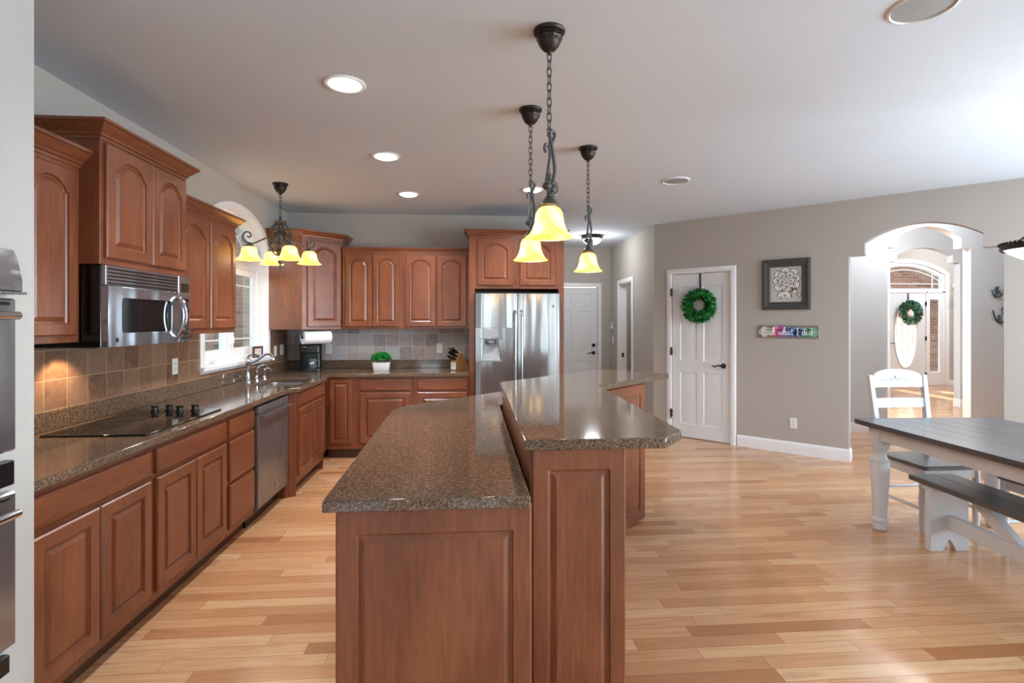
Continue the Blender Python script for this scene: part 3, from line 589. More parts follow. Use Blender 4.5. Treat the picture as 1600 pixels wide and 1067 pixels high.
# ------------------------------------------------------------------ island
IG = 'kitchen island'
lowtop = slab('countertop', 'lower speckled brown stone worktop of the kitchen island', [(-.462, 1.68), (.187, 1.68), (.187, 3.53), (1.10, 4.44), (.78, 4.76), (-.43, 3.55), (-.50, 3.40)], .876, ZC)
bartop = slab('bar_top', 'raised angled stone bar top on the kitchen island', [(.178, 1.795), (.672, 1.795), (.775, 1.915), (.797, 3.292), (1.512, 3.982), (1.12, 4.452), (.186, 3.518)], 1.029, 1.067)
t = thing('kitchen_island', 'angled cherry kitchen island with raised panel ends under two stone tops', 'kitchen island', (0, 2.9, 0), 0)
W_ = lambda pts: [(x, y - 2.9) for x, y in pts]
MB().prism(W_([(-.425, 1.745), (.196, 1.745), (.196, 3.53), (1.08, 4.414), (.80, 4.70), (-.36, 3.53), (-.425, 3.38)]), .0, .876).build('lower_body', 'cherry', t, bev=.002)
MB().prism(W_([(.204, 1.856), (.543, 1.856), (.543, 3.143), (1.277, 3.877), (1.085, 4.41), (.204, 3.53)]), 0, 1.029).build('bar_wall', 'cherry', t, bev=.002)
# end panels facing the camera
door_mb(.629, .872, False, 1.745 - 2.9, .017, .060, None, -.433, .002, top=.085).build('end_panel', 'cherry', t, smooth=20)
door_mb(.334, 1.022, False, 1.856 - 2.9, .017, .056, None, .209, .004, top=.075).build('bar_end_panel', 'cherry', t, smooth=20)
# angled face of the wing and its end
Tw = Matrix.Translation((.543, 3.143 - 2.9, 0)) @ Matrix.Rotation(R(45), 4, 'Z'); wing = door_mb(1.03, 1.0, False, 0, .017, .075, None, .005, .01)
wing.v = [tuple(Tw @ Vector(p)) for p in wing.v]; wing.build('wing_panel', 'cherry', t, smooth=20)
# doors and drawers on the cooking side
def side_front(mb, name, mat, y, x):
    T = Matrix.Translation((x, y, 0)) @ Matrix.Rotation(R(-90), 4, 'Z'); mb.v = [tuple(T @ Vector(p)) for p in mb.v]; mb.build(name, mat, t, smooth=20)
for y in (2.28, 2.83, 3.36):
    side_front(slab_mb(.50, .14, 0, .02, 0, .71), 'drawer', 'cherry_flat', y - 2.9, -.425); side_front(door_mb(.50, .565, False, 0, .02, .058, None, 0, .125), 'door', 'cherry', y - 2.9, -.425)
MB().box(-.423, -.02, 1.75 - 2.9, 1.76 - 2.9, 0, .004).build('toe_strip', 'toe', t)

# ================================================================== APPLIANCES
def badge(parent, x, y, z, r=.011, T=None):
    T = T or (Matrix.Translation((x, y, z)) @ Matrix.Rotation(PI / 2, 4, 'X'))
    mb = MB().lathe([(r, 0), (r, .002), (r * .86, .003), (r * .78, .002), (0, .002)], 18, T=T); mb.m = [0] * len(mb.m); n = len(mb.f)
    mb.tube([T @ Vector(p) for p in spline([(r * .5, r * .3, .003), (0, r * .55, .003), (-r * .5, 0, .003), (0, -r * .5, .003), (r * .4, -r * .1, .003), (0, 0, .003)], 3)], r * .1, 5, m=1)
    return mb.build('badge', ['black', 'chrome'], parent)
# refrigerator
fr = thing('refrigerator', 'stainless side by side refrigerator with ice dispenser in a cherry surround', 'refrigerator', (.494, 5.70, 0))
MB().box(-.452, .452, .06, .68, .03, 1.745, .004).build('body', 'steel_dark', fr)
MB().box(-.45, .45, .045, .09, .01, .065).build('toe_grille', 'black', fr)
MB().box(-.452, .455, .05, .35, 1.745, 1.782, .004).build('hinge_cover', 'black_matte', fr)
def fdoor(x0, x1, holes=None):
    n = 10; out = []
    prof = [(x0 + (x1 - x0) * i / n, -.012 * (1 - (2 * i / n - 1) ** 4)) for i in range(n + 1)]
    return prof
def curved(x0, x1, z0, z1, th=.055):
    prof = fdoor(x0, x1); pts = [(x0, th)] + [(x, y) for x, y in prof] + [(x1, th)]
    return MB().prism(pts, z0, z1)
ld = MB(); xs = (-.453, .002)
for a, b, c, d_ in ((-.453, -.005, .075, 1.035), (-.453, -.005, 1.40, 1.768)): ld.add(*(lambda q_: (q_.v, q_.f))(curved(a, b, c, d_)))
ld.box(-.453, -.405, -.010, .055, 1.035, 1.40).box(-.165, -.005, -.0115, .055, 1.035, 1.40).box(-.405, -.165, .045, .055, 1.035, 1.40)
ldo = ld.build('freezer_door', 'stainless', fr, smooth=30); rdo = curved(.005, .453, .075, 1.768).build('fridge_door', 'stainless', fr, smooth=30)
mb = MB().box(-.405, -.165, -.016, .05, 1.285, 1.40, .003); mb.build('dispenser_panel', 'stainless', ldo)
MB().box(-.372, -.21, -.019, -.015, 1.302, 1.385, .001).build('dispenser_display', 'grille', ldo)
mb = MB().prism([[(-.405, 1.035), (-.165, 1.035), (-.165, 1.285), (-.405, 1.285)], [(-.398, 1.05), (-.172, 1.05), (-.172, 1.28), (-.398, 1.28)]], -.017, .045, 'xz'); mb.build('dispenser_frame', 'steel_dark', ldo)
MB().add([(-.385, -.012, 1.045), (-.185, -.012, 1.045), (-.225, .044, 1.275), (-.345, .044, 1.275), (-.385, .0, 1.035), (-.185, .0, 1.035), (-.225, .046, 1.26), (-.345, .046, 1.26)], [(0, 1, 2, 3), (4, 5, 6, 7), (0, 1, 5, 4), (2, 3, 7, 6), (1, 2, 6, 5), (0, 3, 7, 4)]).build('dispenser_chute', 'grille', ldo)
MB().lathe([(0, .0), (.045, .0), (.052, .02), (.045, .04), (0, .04)], 20, (-.285, .012, 1.222), cap=False).build('dispenser_spout', 'steel_dark', ldo)
for x, par in ((-.030, ldo), (.040, rdo)):
    MB().tube(spline([(x, -.008, .72), (x, -.045, .735), (x, -.058, .80), (x, -.062, 1.15), (x, -.058, 1.50), (x, -.045, 1.565), (x, -.008, 1.58)]), .013, 10).build('handle', 'stainless', par)
badge(fr, .385, -.010, 1.633)
# over-the-range microwave
mw = thing('microwave', 'stainless over the range microwave with curved handle under the tall cabinet', 'microwave', (-1.752, 2.658, 1.345), R(90))
MB().box(0, .738, 0, .40, 0, .394, .003).build('body', 'black_gloss', mw)
MB().box(0, .738, -.022, 0, .298, .394, .003).build('vent_housing', 'stainless', mw)
mb = MB()
for k in range(5): mb.box(.012, .612, -.026, -.020, .304 + k * .0172, .3125 + k * .0172, .001)
mb.build('vent_slot', 'black', mw)
dr = MB().prism([rect(.0, .610, 0, .296), rrect(.10, .535, .068, .240, .02)], -.034, 0, 'xz').build('door', 'stainless', mw, smooth=25, bev=.003)
MB().prism(rrect(.085, .55, .055, .255, .02), -.022, -.012, 'xz').build('window', 'dark_glass', dr)
mb = MB().tube(spline([(.585, -.03, .035), (.590, -.050, .05), (.597, -.070, .10), (.600, -.077, .155), (.597, -.070, .21), (.590, -.050, .255), (.585, -.03, .27)]), [.010] * 2 + [.014] * 33 + [.010] * 2, 10); mb.build('handle', 'chrome', dr)
badge(mw, .062, -.034, .035)
cp = MB().box(.613, .738, -.030, 0, 0, .394, .003).build('control_panel', 'stainless', mw)
MB().box(.640, .722, -.033, -.029, .02, .262, .001).build('keypad', 'black', cp)
MB().box(.635, .722, -.033, -.029, .30, .352, .001).build('display', 'display', cp)
mb = MB()
for i in range(3):
    for k in range(8): mb.box(.648 + i * .024, .666 + i * .024, -.0345, -.0325, .030 + k * .028, .046 + k * .028)
mb.build('button', 'button', cp)
MB().box(.05, .69, .05, .36, -.006, 0).build('filter', 'steel_dark', mw)
lamp('hood_lamp', 'SPOT', (.27, .30, -.012), 11, (1, .70, .40), (0, 0, 0), mw, spot_size=R(120), spot_blend=.6, shadow_soft_size=.02)
# dishwasher
dwm = thing('dishwasher', 'stainless dishwasher between the drawer cabinet and fluted pilaster', 'dishwasher', (-1.545, 3.905, 0), R(90))
MB().box(.003, .632, 0, .58, .105, .868).build('body', 'black', dwm)
MB().box(.003, .632, .06, .56, .0, .105).build('toe_kick', 'black', dwm)
MB().box(.012, .626, -.026, 0, .125, .800, .004).build('door', 'steel_dark', dwm)
MB().box(.012, .626, -.030, 0, .803, .855, .004).build('control_panel', 'steel_dark', dwm)
MB().tube([(.03, -.058, .785), (.61, -.058, .785)], .011, 10).box(.035, .06, -.058, -.026, .778, .792, .002).box(.58, .605, -.058, -.026, .778, .792, .002).build('handle', 'stainless', dwm)
badge(dwm, .33, -.026, .22, .013)
# cooktop
ck = thing('cooktop', 'black glass electric cooktop with four knobs set into the left counter', 'cooktop', (-1.83, 3.09, ZC), R(90))
MB().prism(rrect(-.39, .385, -.262, .235, .012), .0005, .008).build('glass_surface', 'black_gloss', ck, bev=.002)
mb = MB()
for x, y, r in ((-.22, -.11, .10), (-.2, .11, .08), (.06, .10, .10), (.06, -.12, .075)): mb.lathe([(r - .002, .0082), (r, .0086), (r + .002, .0082)], 40, (x, y, 0), cap=False)
mb.build('burner_ring', 'black', ck)
for x, y in ((.285, .085), (.32, .02), (.275, -.065), (.31, -.135)):
    MB().lathe([(.024, .008), (.024, .014), (.018, .018), (.016, .036), (.013, .038), (0, .038)], 18, (x, y, 0), cap=False).box(x - .004, x + .004, y - .022, y + .022, .03, .044, .002).build('knob', 'black', ck)
# double wall oven
ov = thing('double_oven', 'stainless double wall oven built into the pale wall at far left', 'oven', (-1.5, 1.10, .30), R(90))
MB().box(0, .735, .002, .02, .02, 1.42).build('surround', 'black', ov)
MB().loops([[(x, y, z) for y, z in ((.0, 1.263), (-.042, 1.263), (-.050, 1.268), (-.050, 1.30), (-.034, 1.375), (-.022, 1.40), (0, 1.405))] for x in (.0, .735)]).build('control_panel', 'stainless', ov)
MB().box(-.002, .738, -.062, 0, 1.256, 1.264, .001).build('trim_strip', 'steel_dark', ov)
for z0, z1 in ((.755, 1.243), (.13, .625)):
    dd = MB().box(0, .732, -.035, 0, z0, z1, .006).build('oven_door', 'stainless', ov)
    MB().box(.12, .61, -.038, -.034, z0 + .12, z1 - .13, .002).build('window', 'dark_glass', dd)
    MB().tube([(.04, -.085, z1 - .055), (.675, -.085, z1 - .055)], .013, 12).tube([(.07, -.035, z1 - .055), (.07, -.085, z1 - .055)], .009, 8).tube([(.645, -.035, z1 - .055), (.645, -.085, z1 - .055)], .009, 8).build('handle', 'chrome', dd)
    mb = MB(); mb.box(.03, .705, -.037, -.033, z1 - .022, z1 - .012, .001); mb.build('vent_slot', 'black', dd)
MB().box(0, .73, -.032, 0, .645, .725, .004).build('vent_visor', 'black', ov); MB().box(0, .72, -.026, 0, .045, .105, .004).build('bottom_visor', 'black', ov)
tag(MB().box(-1.5, -1.482, 1.2, 1.79, 1.80, 2.36, .004).build('wall_panel', 'green_grey'), 'grey green flat panel on the pale wall above the double oven', 'panel')
# sink and taps
x0, x1, y0, y1 = SK; sk = thing('sink', 'undermounted steel kitchen sink below the arched window', 'sink', ((x0 + x1) / 2, (y0 + y1) / 2, ZC - .22))
cx_, cy_ = (x0 + x1) / 2, (y0 + y1) / 2; rl = lambda i, z, r: [(px - cx_, py - cy_, z) for px, py in rrect(x0 + i, x1 - i, y0 + i, y1 - i, r)]
MB().loops([rl(-.012, .18, .07), rl(0, .18, .06), rl(.008, .16, .055), rl(.02, .03, .05), rl(.04, .012, .04), rl(.15, .006, .03)], capA=False).build('basin', 'steel_dark', sk)
MB().lathe([(.045, .008), (.045, .012), (.03, .010), (0, .008)], 20).build('drain', 'chrome', sk)
fc = thing('faucet', 'chrome kitchen faucet with long arched spout behind the sink', 'faucet', (-2.035, 5.01, ZC))
MB().lathe([(.034, 0), (.034, .012), (.028, .022), (.022, .05), (.018, .13), (.022, .16), (.017, .165)], 20).lathe([(.026, .165), (.030, .185), (.028, .205), (.014, .215)], 20).build('body', 'chrome', fc)
MB().tube(spline([(0, 0, .185), (.05, .0, .19), (.10, .005, .215), (.145, .01, .25), (.185, .01, .258), (.215, .01, .235), (.222, .01, .20)]), [.016] * 12 + [.013] * 20 + [.015] * 5, 12).build('spout', 'chrome', fc)
MB().tube(spline([(0, 0, .20), (.0, .01, .235), (.03, .02, .25), (.075, .03, .245), (.10, .03, .235)]), [.012] * 10 + [.007] * 15, 8).build('handle', 'chrome', fc)
sp = thing('side_sprayer', 'chrome side spray nozzle standing beside the kitchen faucet', 'sprayer', (-2.04, 5.22, ZC))
MB().lathe([(.026, 0), (.026, .02), (.018, .03), (.014, .05)], 16).build('base', 'chrome', sp); MB().tube(spline([(0, 0, .04), (.005, 0, .09), (.03, .005, .125), (.07, .01, .135), (.085, .01, .12)]), [.013] * 6 + [.011] * 10 + [.016] * 9, 10).build('spray_head', 'chrome', sp)
so = thing('soap_dispenser', 'small chrome soap pump farthest along the sink from faucet', 'soap dispenser', (-2.02, 5.36, ZC))
MB().lathe([(.022, 0), (.022, .015), (.012, .025), (.010, .07), (.014, .08), (.012, .09)], 16).build('base', 'chrome', so); MB().tube(spline([(0, 0, .085), (.02, 0, .095), (.055, 0, .09), (.065, 0, .075)]), .007, 8).build('spout', 'chrome', so)

# ================================================================== LIGHTS ON THE CEILING
def chain(mb, c, z0, z1, ln=.042, r=.0028, w=.010):
    n = max(1, round((z1 - z0) / (ln * .78))); st = (z1 - z0 - ln) / max(1, n - 1)
    for i in range(n):
        zc = z0 + ln / 2 + i * st; a = (i % 2) * PI / 2 + .4; h = ln / 2 - w; pts = []
        for k in range(12):
            t_ = 2 * PI * k / 12; u = w * math.cos(t_); v = w * math.sin(t_) + (h if math.sin(t_) >= 0 else -h)
            pts.append((c[0] + u * math.cos(a), c[1] + u * math.sin(a), zc + v))
        mb.tube(pts, r, 5, True)
    return mb
def bell(h, rt, rb):                        # glass bell profile, outer then inner
    o = [(rt, h), (rt * 1.5, h * .93), (rt * 1.85, h * .78), (rb * .62, h * .50), (rb * .72, h * .27), (rb * .86, h * .10), (rb, h * .02), (rb * 1.0, 0)]
    return o + [(r - .004, z + .001) for r, z in o[::-1]]
def scroll(c, a, r0, turns, k, z, sgn=1, n=18):
    return [(c[0] + (r0 * (1 - .75 * i / n)) * math.cos(a + sgn * turns * 2 * PI * i / n) * math.cos(k), c[1] + (r0 * (1 - .75 * i / n)) * math.cos(a + sgn * turns * 2 * PI * i / n) * math.sin(k), z + (r0 * (1 - .75 * i / n)) * math.sin(a + sgn * turns * 2 * PI * i / n)) for i in range(n + 1)]
def canopy(parent, z, s=1.0):
    return MB().lathe([(.068 * s, 0), (.070 * s, -.006), (.066 * s, -.014), (.052 * s, -.018), (.050 * s, -.03), (.052 * s, -.045), (.044 * s, -.065), (.028 * s, -.085), (.012 * s, -.094), (.008 * s, -.105), (0, -.106)], 28, (0, 0, z), lobes=0).lathe([(.050 * s, -.022), (.056 * s, -.034), (.050 * s, -.048)], 28, (0, 0, z), lobes=9, amp=.05).build('canopy', 'bronze', parent)
PG = 'amber bell pendants above the kitchen island'
def pendant(loc, label):
    t = thing('pendant_lamp', label, 'pendant lamp', (loc[0], loc[1], 1.835), 0, PG); Z0 = H - 1.835
    canopy(t, Z0)
    chain(MB(), (0, 0), .44, Z0 - .095).build('chain', 'iron', t)
    mb = MB(); k = .5; e = lambda r, z: (r * math.cos(k), r * math.sin(k), z)
    mb.tube(spline([e(-.018, .37), e(-.026, .385), e(-.020, .405), e(-.004, .40), e(.004, .37), e(-.006, .30), e(-.016, .24), e(-.004, .20)]), .0065, 8)
    mb.tube(spline([e(.012, .41), e(.022, .43), e(.030, .455), e(.016, .47), e(.002, .455), e(.010, .42), e(.022, .36), e(.030, .30), e(.018, .245), e(.004, .205)]), .0075, 8)
    mb.tube(spline([e(.02, .25), e(.034, .235), e(.040, .21), e(.026, .19), e(.012, .20)]), .009, 8)
    mb.tube([e(0, .44), e(0, .19)], .004, 6); mb.lathe([(.010, .25), (.014, .255), (.014, .275), (.010, .28)], 12); mb.ball(e(-.012, .225), (.022, .022, .018)); mb.ball(e(.02, .215), (.016, .016, .022))
    mb.lathe([(.008, .20), (.016, .19), (.018, .178), (.012, .172)], 16); mb.build('scroll_bracket', 'iron', t)
    MB().lathe([(.012, .176), (.020, .172), (.030, .160), (.040, .150), (.042, .143), (.036, .138), (.034, .128), (.0, .128)], 24, lobes=12, amp=.02).build('shade_holder', 'iron', t)
    MB().lathe(bell(.135, .032, .103), 32, cap=False).build('glass_shade', 'amber_glass', t)
    MB().ball((0, 0, .062), (.020, .020, .026)).build('bulb', 'bulb', t)
    lamp('pendant_bulb', 'POINT', (0, 0, .030), 5, (1, .80, .52), parent=t, shadow_soft_size=.03)
    return t
pendant((.338, 2.303), 'nearest and largest of three amber glass bell pendants on a chain')
pendant((.352, 3.167), 'amber bell pendant hanging in front of the refrigerator cabinet, second from camera')
pendant((.850, 3.836), 'farthest amber bell pendant, on the right, hanging before the hall')
ch = thing('chandelier', 'four arm iron scroll chandelier with amber shades before the kitchen window', 'chandelier', (-1.761, 5.051, 1.95))
canopy(ch, H - 1.95); chain(MB(), (0, 0), .47, H - 1.95 - .095).build('chain', 'iron', ch)
mb = MB().lathe([(0, .0), (.006, .01), (.012, .03), (.006, .045), (.022, .06), (.024, .072), (.010, .085), (.016, .11), (.026, .15), (.014, .19), (.018, .24), (.024, .28), (.012, .34), (.014, .40), (.052, .43), (.056, .44), (.014, .452), (.010, .48), (0, .49)], 20)
ra = (math.cos(-YAW), math.sin(-YAW)); ARM = [R(220 + 90 * i) - YAW for i in range(4)]
for i in range(8):
    a = ARM[0] + i * PI / 4; e = lambda r, z: (r * math.cos(a), r * math.sin(a), z)
    mb.tube(spline([e(.012, .44), e(.05, .41), e(.085, .36), e(.06, .33), e(.035, .35), e(.05, .375)]), .006, 6)
    mb.tube(spline([e(.015, .34), e(.07, .30), e(.105, .23), e(.07, .16), e(.03, .13), e(.02, .16), e(.045, .185)]), .007, 6)
mb.build('scroll_body', 'iron', ch)
for a in ARM:
    e = lambda r, z: (r * math.cos(a), r * math.sin(a), z)
    arm = MB().tube(spline([e(.02, .22), e(.07, .262), (e(.12, .275)), e(.17, .25), e(.22, .222), e(.265, .215), e(.305, .235), e(.318, .275), e(.295, .312), e(.262, .312), e(.250, .285), e(.268, .268), e(.282, .282)]), .0075, 8).lathe([(.010, .225), (.014, .21), (.036, .20), (.040, .19), (.034, .182), (0, .18)], 20, e(.265, .0)).build('arm', 'iron', ch)
    c = e(.265, .065); so_ = MB().lathe(bell(.122, .034, .110), 28, cap=False).build('glass_shade', 'amber_glass', ch); so_.location = c
    MB().ball((c[0], c[1], c[2] + .055), (.019, .019, .025)).build('bulb', 'bulb', arm)
    lamp('chandelier_bulb', 'POINT', (c[0], c[1], c[2] + .03), 2.6, (1, .82, .55), parent=ch, shadow_soft_size=.03)
RG = 'recessed ceiling downlights'
for (x, y), lb in (((-.676, 2.901), 'largest recessed downlight, nearest the camera at upper left of ceiling'), ((-.658, 4.147), 'middle recessed downlight of the row of three on the ceiling'), ((-.63, 5.36), 'small far recessed downlight above the back wall cabinets'), ((.584, 5.087), 'recessed downlight partly behind the pendants in front of the refrigerator')):
    t = thing('recessed_light', lb, 'ceiling light', (x, y, H - .004), 0, RG)
    MB().lathe([(.110, .004), (.110, .001), (.104, -.004), (.088, -.004), (.082, .002), (.080, .004)], 36, cap=False).build('trim_ring', 'trim', t)
    MB().lathe([(.082, .003), (.070, -.010), (.045, -.020), (0, -.024)], 32, cap=False).build('diffuser', 'lamp_disc', t)
    lamp('downlight', 'SPOT', (0, 0, -.03), 74, (.97, .97, 1), parent=t, spot_size=R(150), spot_blend=.8, shadow_soft_size=.07)
for (x, y), lb in (((1.815, 2.011), 'round ceiling speaker cut off by the top edge of the picture'), ((1.836, 4.666), 'small far round grey ceiling speaker right of the pendants')):
    t = thing('ceiling_speaker', lb, 'speaker', (x, y, H - .004), 0, 'round in-ceiling speakers')
    MB().lathe([(.122, .004), (.122, -.002), (.112, -.006), (.108, .0), (.108, .004)], 40, cap=False).build('rim', 'trim', t)
    MB().lathe([(.110, .0), (.05, -.003), (0, -.004)], 36, cap=False).build('grille', 'grille', t)
def flush(loc, lb, rad, e, z):
    t = thing('flush_mount_light', lb, 'ceiling light', (loc[0], loc[1], z - .14), 0)
    MB().lathe([(rad * .8, .14), (rad, .115), (rad * 1.02, .095), (rad * .94, .085), (rad * .5, .09)], 32, cap=False).build('rim', 'bronze', t)
    MB().lathe([(rad * .92, .09), (rad * .8, .05), (rad * .5, .015), (0, 0)], 32, cap=False).build('glass_bowl', 'lamp_disc', t)
    lamp('flush_bulb', 'POINT', (0, 0, -.06), e, (.94, .97, 1), parent=t, shadow_soft_size=.12)
flush((1.777, 7.754), 'bronze rimmed flush ceiling light glowing in the back hall', .155, 12, H)
flush((3.1, 8.2), 'unseen flush ceiling light added to brighten the side room off the hall', .14, 8, H)  # added out of view so the doorway opening is less black
flush((5.0, 7.6), 'unseen flush ceiling light added to brighten the arched hallway', .2, 330, HH)  # added out of view to whiten the wall of the third arch
flush((10.4, 9.9), 'unseen flush ceiling light added to light the front foyer', .2, 95, HH)  # added out of view as fill for the foyer
flush((5.6, 5.9), 'unseen flush ceiling light added just inside the arched opening to brighten the hall wall', .2, 70, HH)  # added out of view to lift the hallway wall facing the kitchen
bp = thing('bowl_pendant', 'bowl pendant with dark rope rim above the dining table, cut by right edge', 'pendant lamp', (3.28, 2.70, 1.80))
mb = MB().lathe([(.268, .075), (.276, .085), (.274, .105), (.262, .112), (.256, .10), (.258, .08)], 56, cap=False)
for i in range(60): a = 2 * PI * i / 60; mb.ball((.272 * math.cos(a), .272 * math.sin(a), .112), (.011, .011, .010), 6)
mb.build('rope_rim', 'bronze', bp); MB().lathe([(.260, .09), (.24, .065), (.18, .03), (.09, .008), (0, 0)], 48, cap=False).build('glass_bowl', 'white_glass', bp)
mb = MB()
for k in range(3): a = 2 * PI * k / 3 + .1; mb.tube(spline([(.262 * math.cos(a), .262 * math.sin(a), .10), (.16 * math.cos(a), .16 * math.sin(a), .16), (.05 * math.cos(a), .05 * math.sin(a), .30), (.02 * math.cos(a), .02 * math.sin(a), .50)]), .006, 6)
mb.lathe([(.03, .48), (.035, .52), (.012, .62)], 20); chain(mb, (0, 0), .6, H - 1.8 - .1); mb.build('hanging_rods', 'bronze', bp); canopy(bp, H - 1.8)
lamp('bowl_bulb', 'POINT', (0, 0, .20), 7, (1, .9, .75), parent=bp, shadow_soft_size=.08)

# ================================================================== WALL PLATES
PLG = 'white outlets and switches'
def plate(name, label, loc, rz, kind='outlet', gang=1):
    t = thing(name, label, 'outlet' if kind == 'outlet' else 'light switch', loc, rz, PLG); w = .035 + .023 * (gang - 1)
    MB().box(-w, w, -.006, 0, -.058, .058, .002).build('cover_plate', 'plate', t)
    for g in range(gang):
        x = (g - (gang - 1) / 2) * .046
        if kind == 'outlet':
            for z in (-.02, .02):
                MB().lathe([(.016, 0), (.016, .002), (0, .002)], 16, T=Matrix.Translation((x, -.006, z)) @ Matrix.Rotation(PI / 2, 4, 'X')).box(x - .007, x - .004, -.0088, -.007, z - .006, z + .006, m=1).box(x + .004, x + .007, -.0088, -.007, z - .006, z + .006, m=1).build('socket', ['plate', 'plate_dark'], t)
        else: MB().box(x - .016, x + .016, -.010, -.005, -.033, .033, .003).build('rocker', 'plate', t)
plate('wall_outlet', 'white outlet on the tile beside the cooktop, left of the window', (-2.147, 4.024, 1.143), R(90))
plate('wall_outlet', 'white outlet on the back tile left of the potted plant', (-1.676, 6.392, 1.146), 0)
plate('wall_outlet', 'white outlet on the back tile beside the knife block', (-.382, 6.392, 1.150), 0)
plate('light_switch', 'single white switch plate on tile just right of the kitchen window', (-2.147, 6.00, 1.145), R(90), 'switch')
plate('light_switch', 'double white switch plate on tile in the corner by the coffee maker', (-2.147, 6.20, 1.150), R(90), 'switch', 2)
plate('wall_outlet', 'white outlet low on the grey wall below the painted sign', onwall(1.638, .341), DW)
plate('light_switch', 'white switch on the hall wall below the thermostat', (2.385, 8.84, 1.16), R(-90), 'switch')
t = thing('thermostat', 'small white thermostat on the hall wall by the six panel door', 'thermostat', (2.385, 8.88, 1.40), R(-90))
MB().box(-.05, .05, -.025, 0, -.055, .055, .006).build('case', 'plate', t); MB().box(-.03, .03, -.027, -.024, -.005, .035).build('screen', 'plate_dark', t)
t = thing('motion_sensor', 'small white box sensor high on the foyer wall', 'sensor', (11.04, 11.4, 2.28)); MB().box(-.05, .05, -.05, 0, -.055, .055, .01).build('case', 'plate', t); MB().box(-.03, .03, -.054, -.049, -.03, .01, .004).build('lens', 'trim', t)

# ================================================================== WALL DECOR
def leaf(mb, p, d, up, ln, w, m=0):
    d = Vector(d).normalized(); s = d.cross(Vector(up)); s = s.normalized() if s.length > 1e-4 else Vector((1, 0, 0)); n_ = s.cross(d); p = Vector(p)
    mb.add([p, p + d * ln * .45 + s * w + n_ * w * .35, p + d * ln + n_ * w * .1, p + d * ln * .45 - s * w + n_ * w * .35, p + d * ln * .5], [(0, 1, 4), (0, 4, 3), (1, 2, 4), (4, 2, 3)], m)
def wreath(label, loc, rz, rr, tr, n, ln, mats, strap, sz, rng):
    t = thing('wreath', label, 'wreath', loc, rz); mb = MB()
    for i in range(n):
        a = rng.uniform(0, 2 * PI); b = rng.uniform(0, 2 * PI); q_ = tr * math.sqrt(rng.uniform(.25, 1)); rad = rr + q_ * math.cos(b); y = -tr - q_ * math.sin(b) * .8
        o = Vector((math.cos(a) * math.cos(b), -math.sin(b) * .9, math.sin(a) * math.cos(b))); tg = Vector((-math.sin(a), 0, math.cos(a)))
        leaf(mb, (rad * math.cos(a), y, rad * math.sin(a)), o + tg * rng.uniform(-.8, .8) + Vector((rng.uniform(-.4, .4), rng.uniform(-.4, .2), rng.uniform(-.4, .4))), tg + Vector((0, -.3, rng.uniform(-.5, .5))), ln * rng.uniform(.7, 1.2), ln * .34, rng.randrange(len(mats)))
    mb.build('foliage', mats, t); MB().tube([(rr * math.cos(2 * PI * k / 28), -tr, rr * math.sin(2 * PI * k / 28)) for k in range(28)], tr * .55, 6, True).build('ring', mats[-1], t)
    MB().box(-.011, .011, -.004, .0, rr - .02, strap, .0005).box(-.011, .011, -.004, .02, strap, strap + .003).build('hanger', 'strap', t)
    return t
rng = random.Random(3)
p = onwall(.590, 1.665, -.010); wreath('round green boxwood wreath hanging on the white pantry door', p, DW, .146, .050, 1500, .044, ['leafy', 'leafy_dark', 'plant'], .395, 0, rng)
wreath('grey green wreath hanging on the far front door over its oval glass', (9.935, 11.40, 1.66), 0, .19, .065, 1300, .06, ['pale_green', 'leafy_dark', 'pale_green'], .455, 0, rng)
t = thing('leafy_wall_hanging', 'dry grey leafy spray hanging on the foyer wall past the front door', 'wall decor', (11.34, 11.4, 1.52)); mb = MB()
for i in range(260):
    a = rng.uniform(0, 2 * PI); rad = rng.uniform(.12, .22); leaf(mb, (rad * math.cos(a), -.03 - rng.uniform(0, .04), rad * 1.5 * math.sin(a)), (math.cos(a) + rng.uniform(-.5, .5), -.4, math.sin(a) + rng.uniform(-.5, .8)), (0, -1, 0), rng.uniform(.07, .14), .012)
mb.build('leaves', 'dry_leaf', t); mb = MB()
for i in range(16): a = R(100 + i * 4.5); mb.tube(spline([(-.05, -.02, .2), (-.05 + .25 * math.cos(a), -.05, .2 + .25 * math.sin(a)), (-.08 + .42 * math.cos(a + .15), -.03, .2 + .40 * math.sin(a + .1))]), .002, 4)
mb.build('twigs', 'dry_leaf', t)
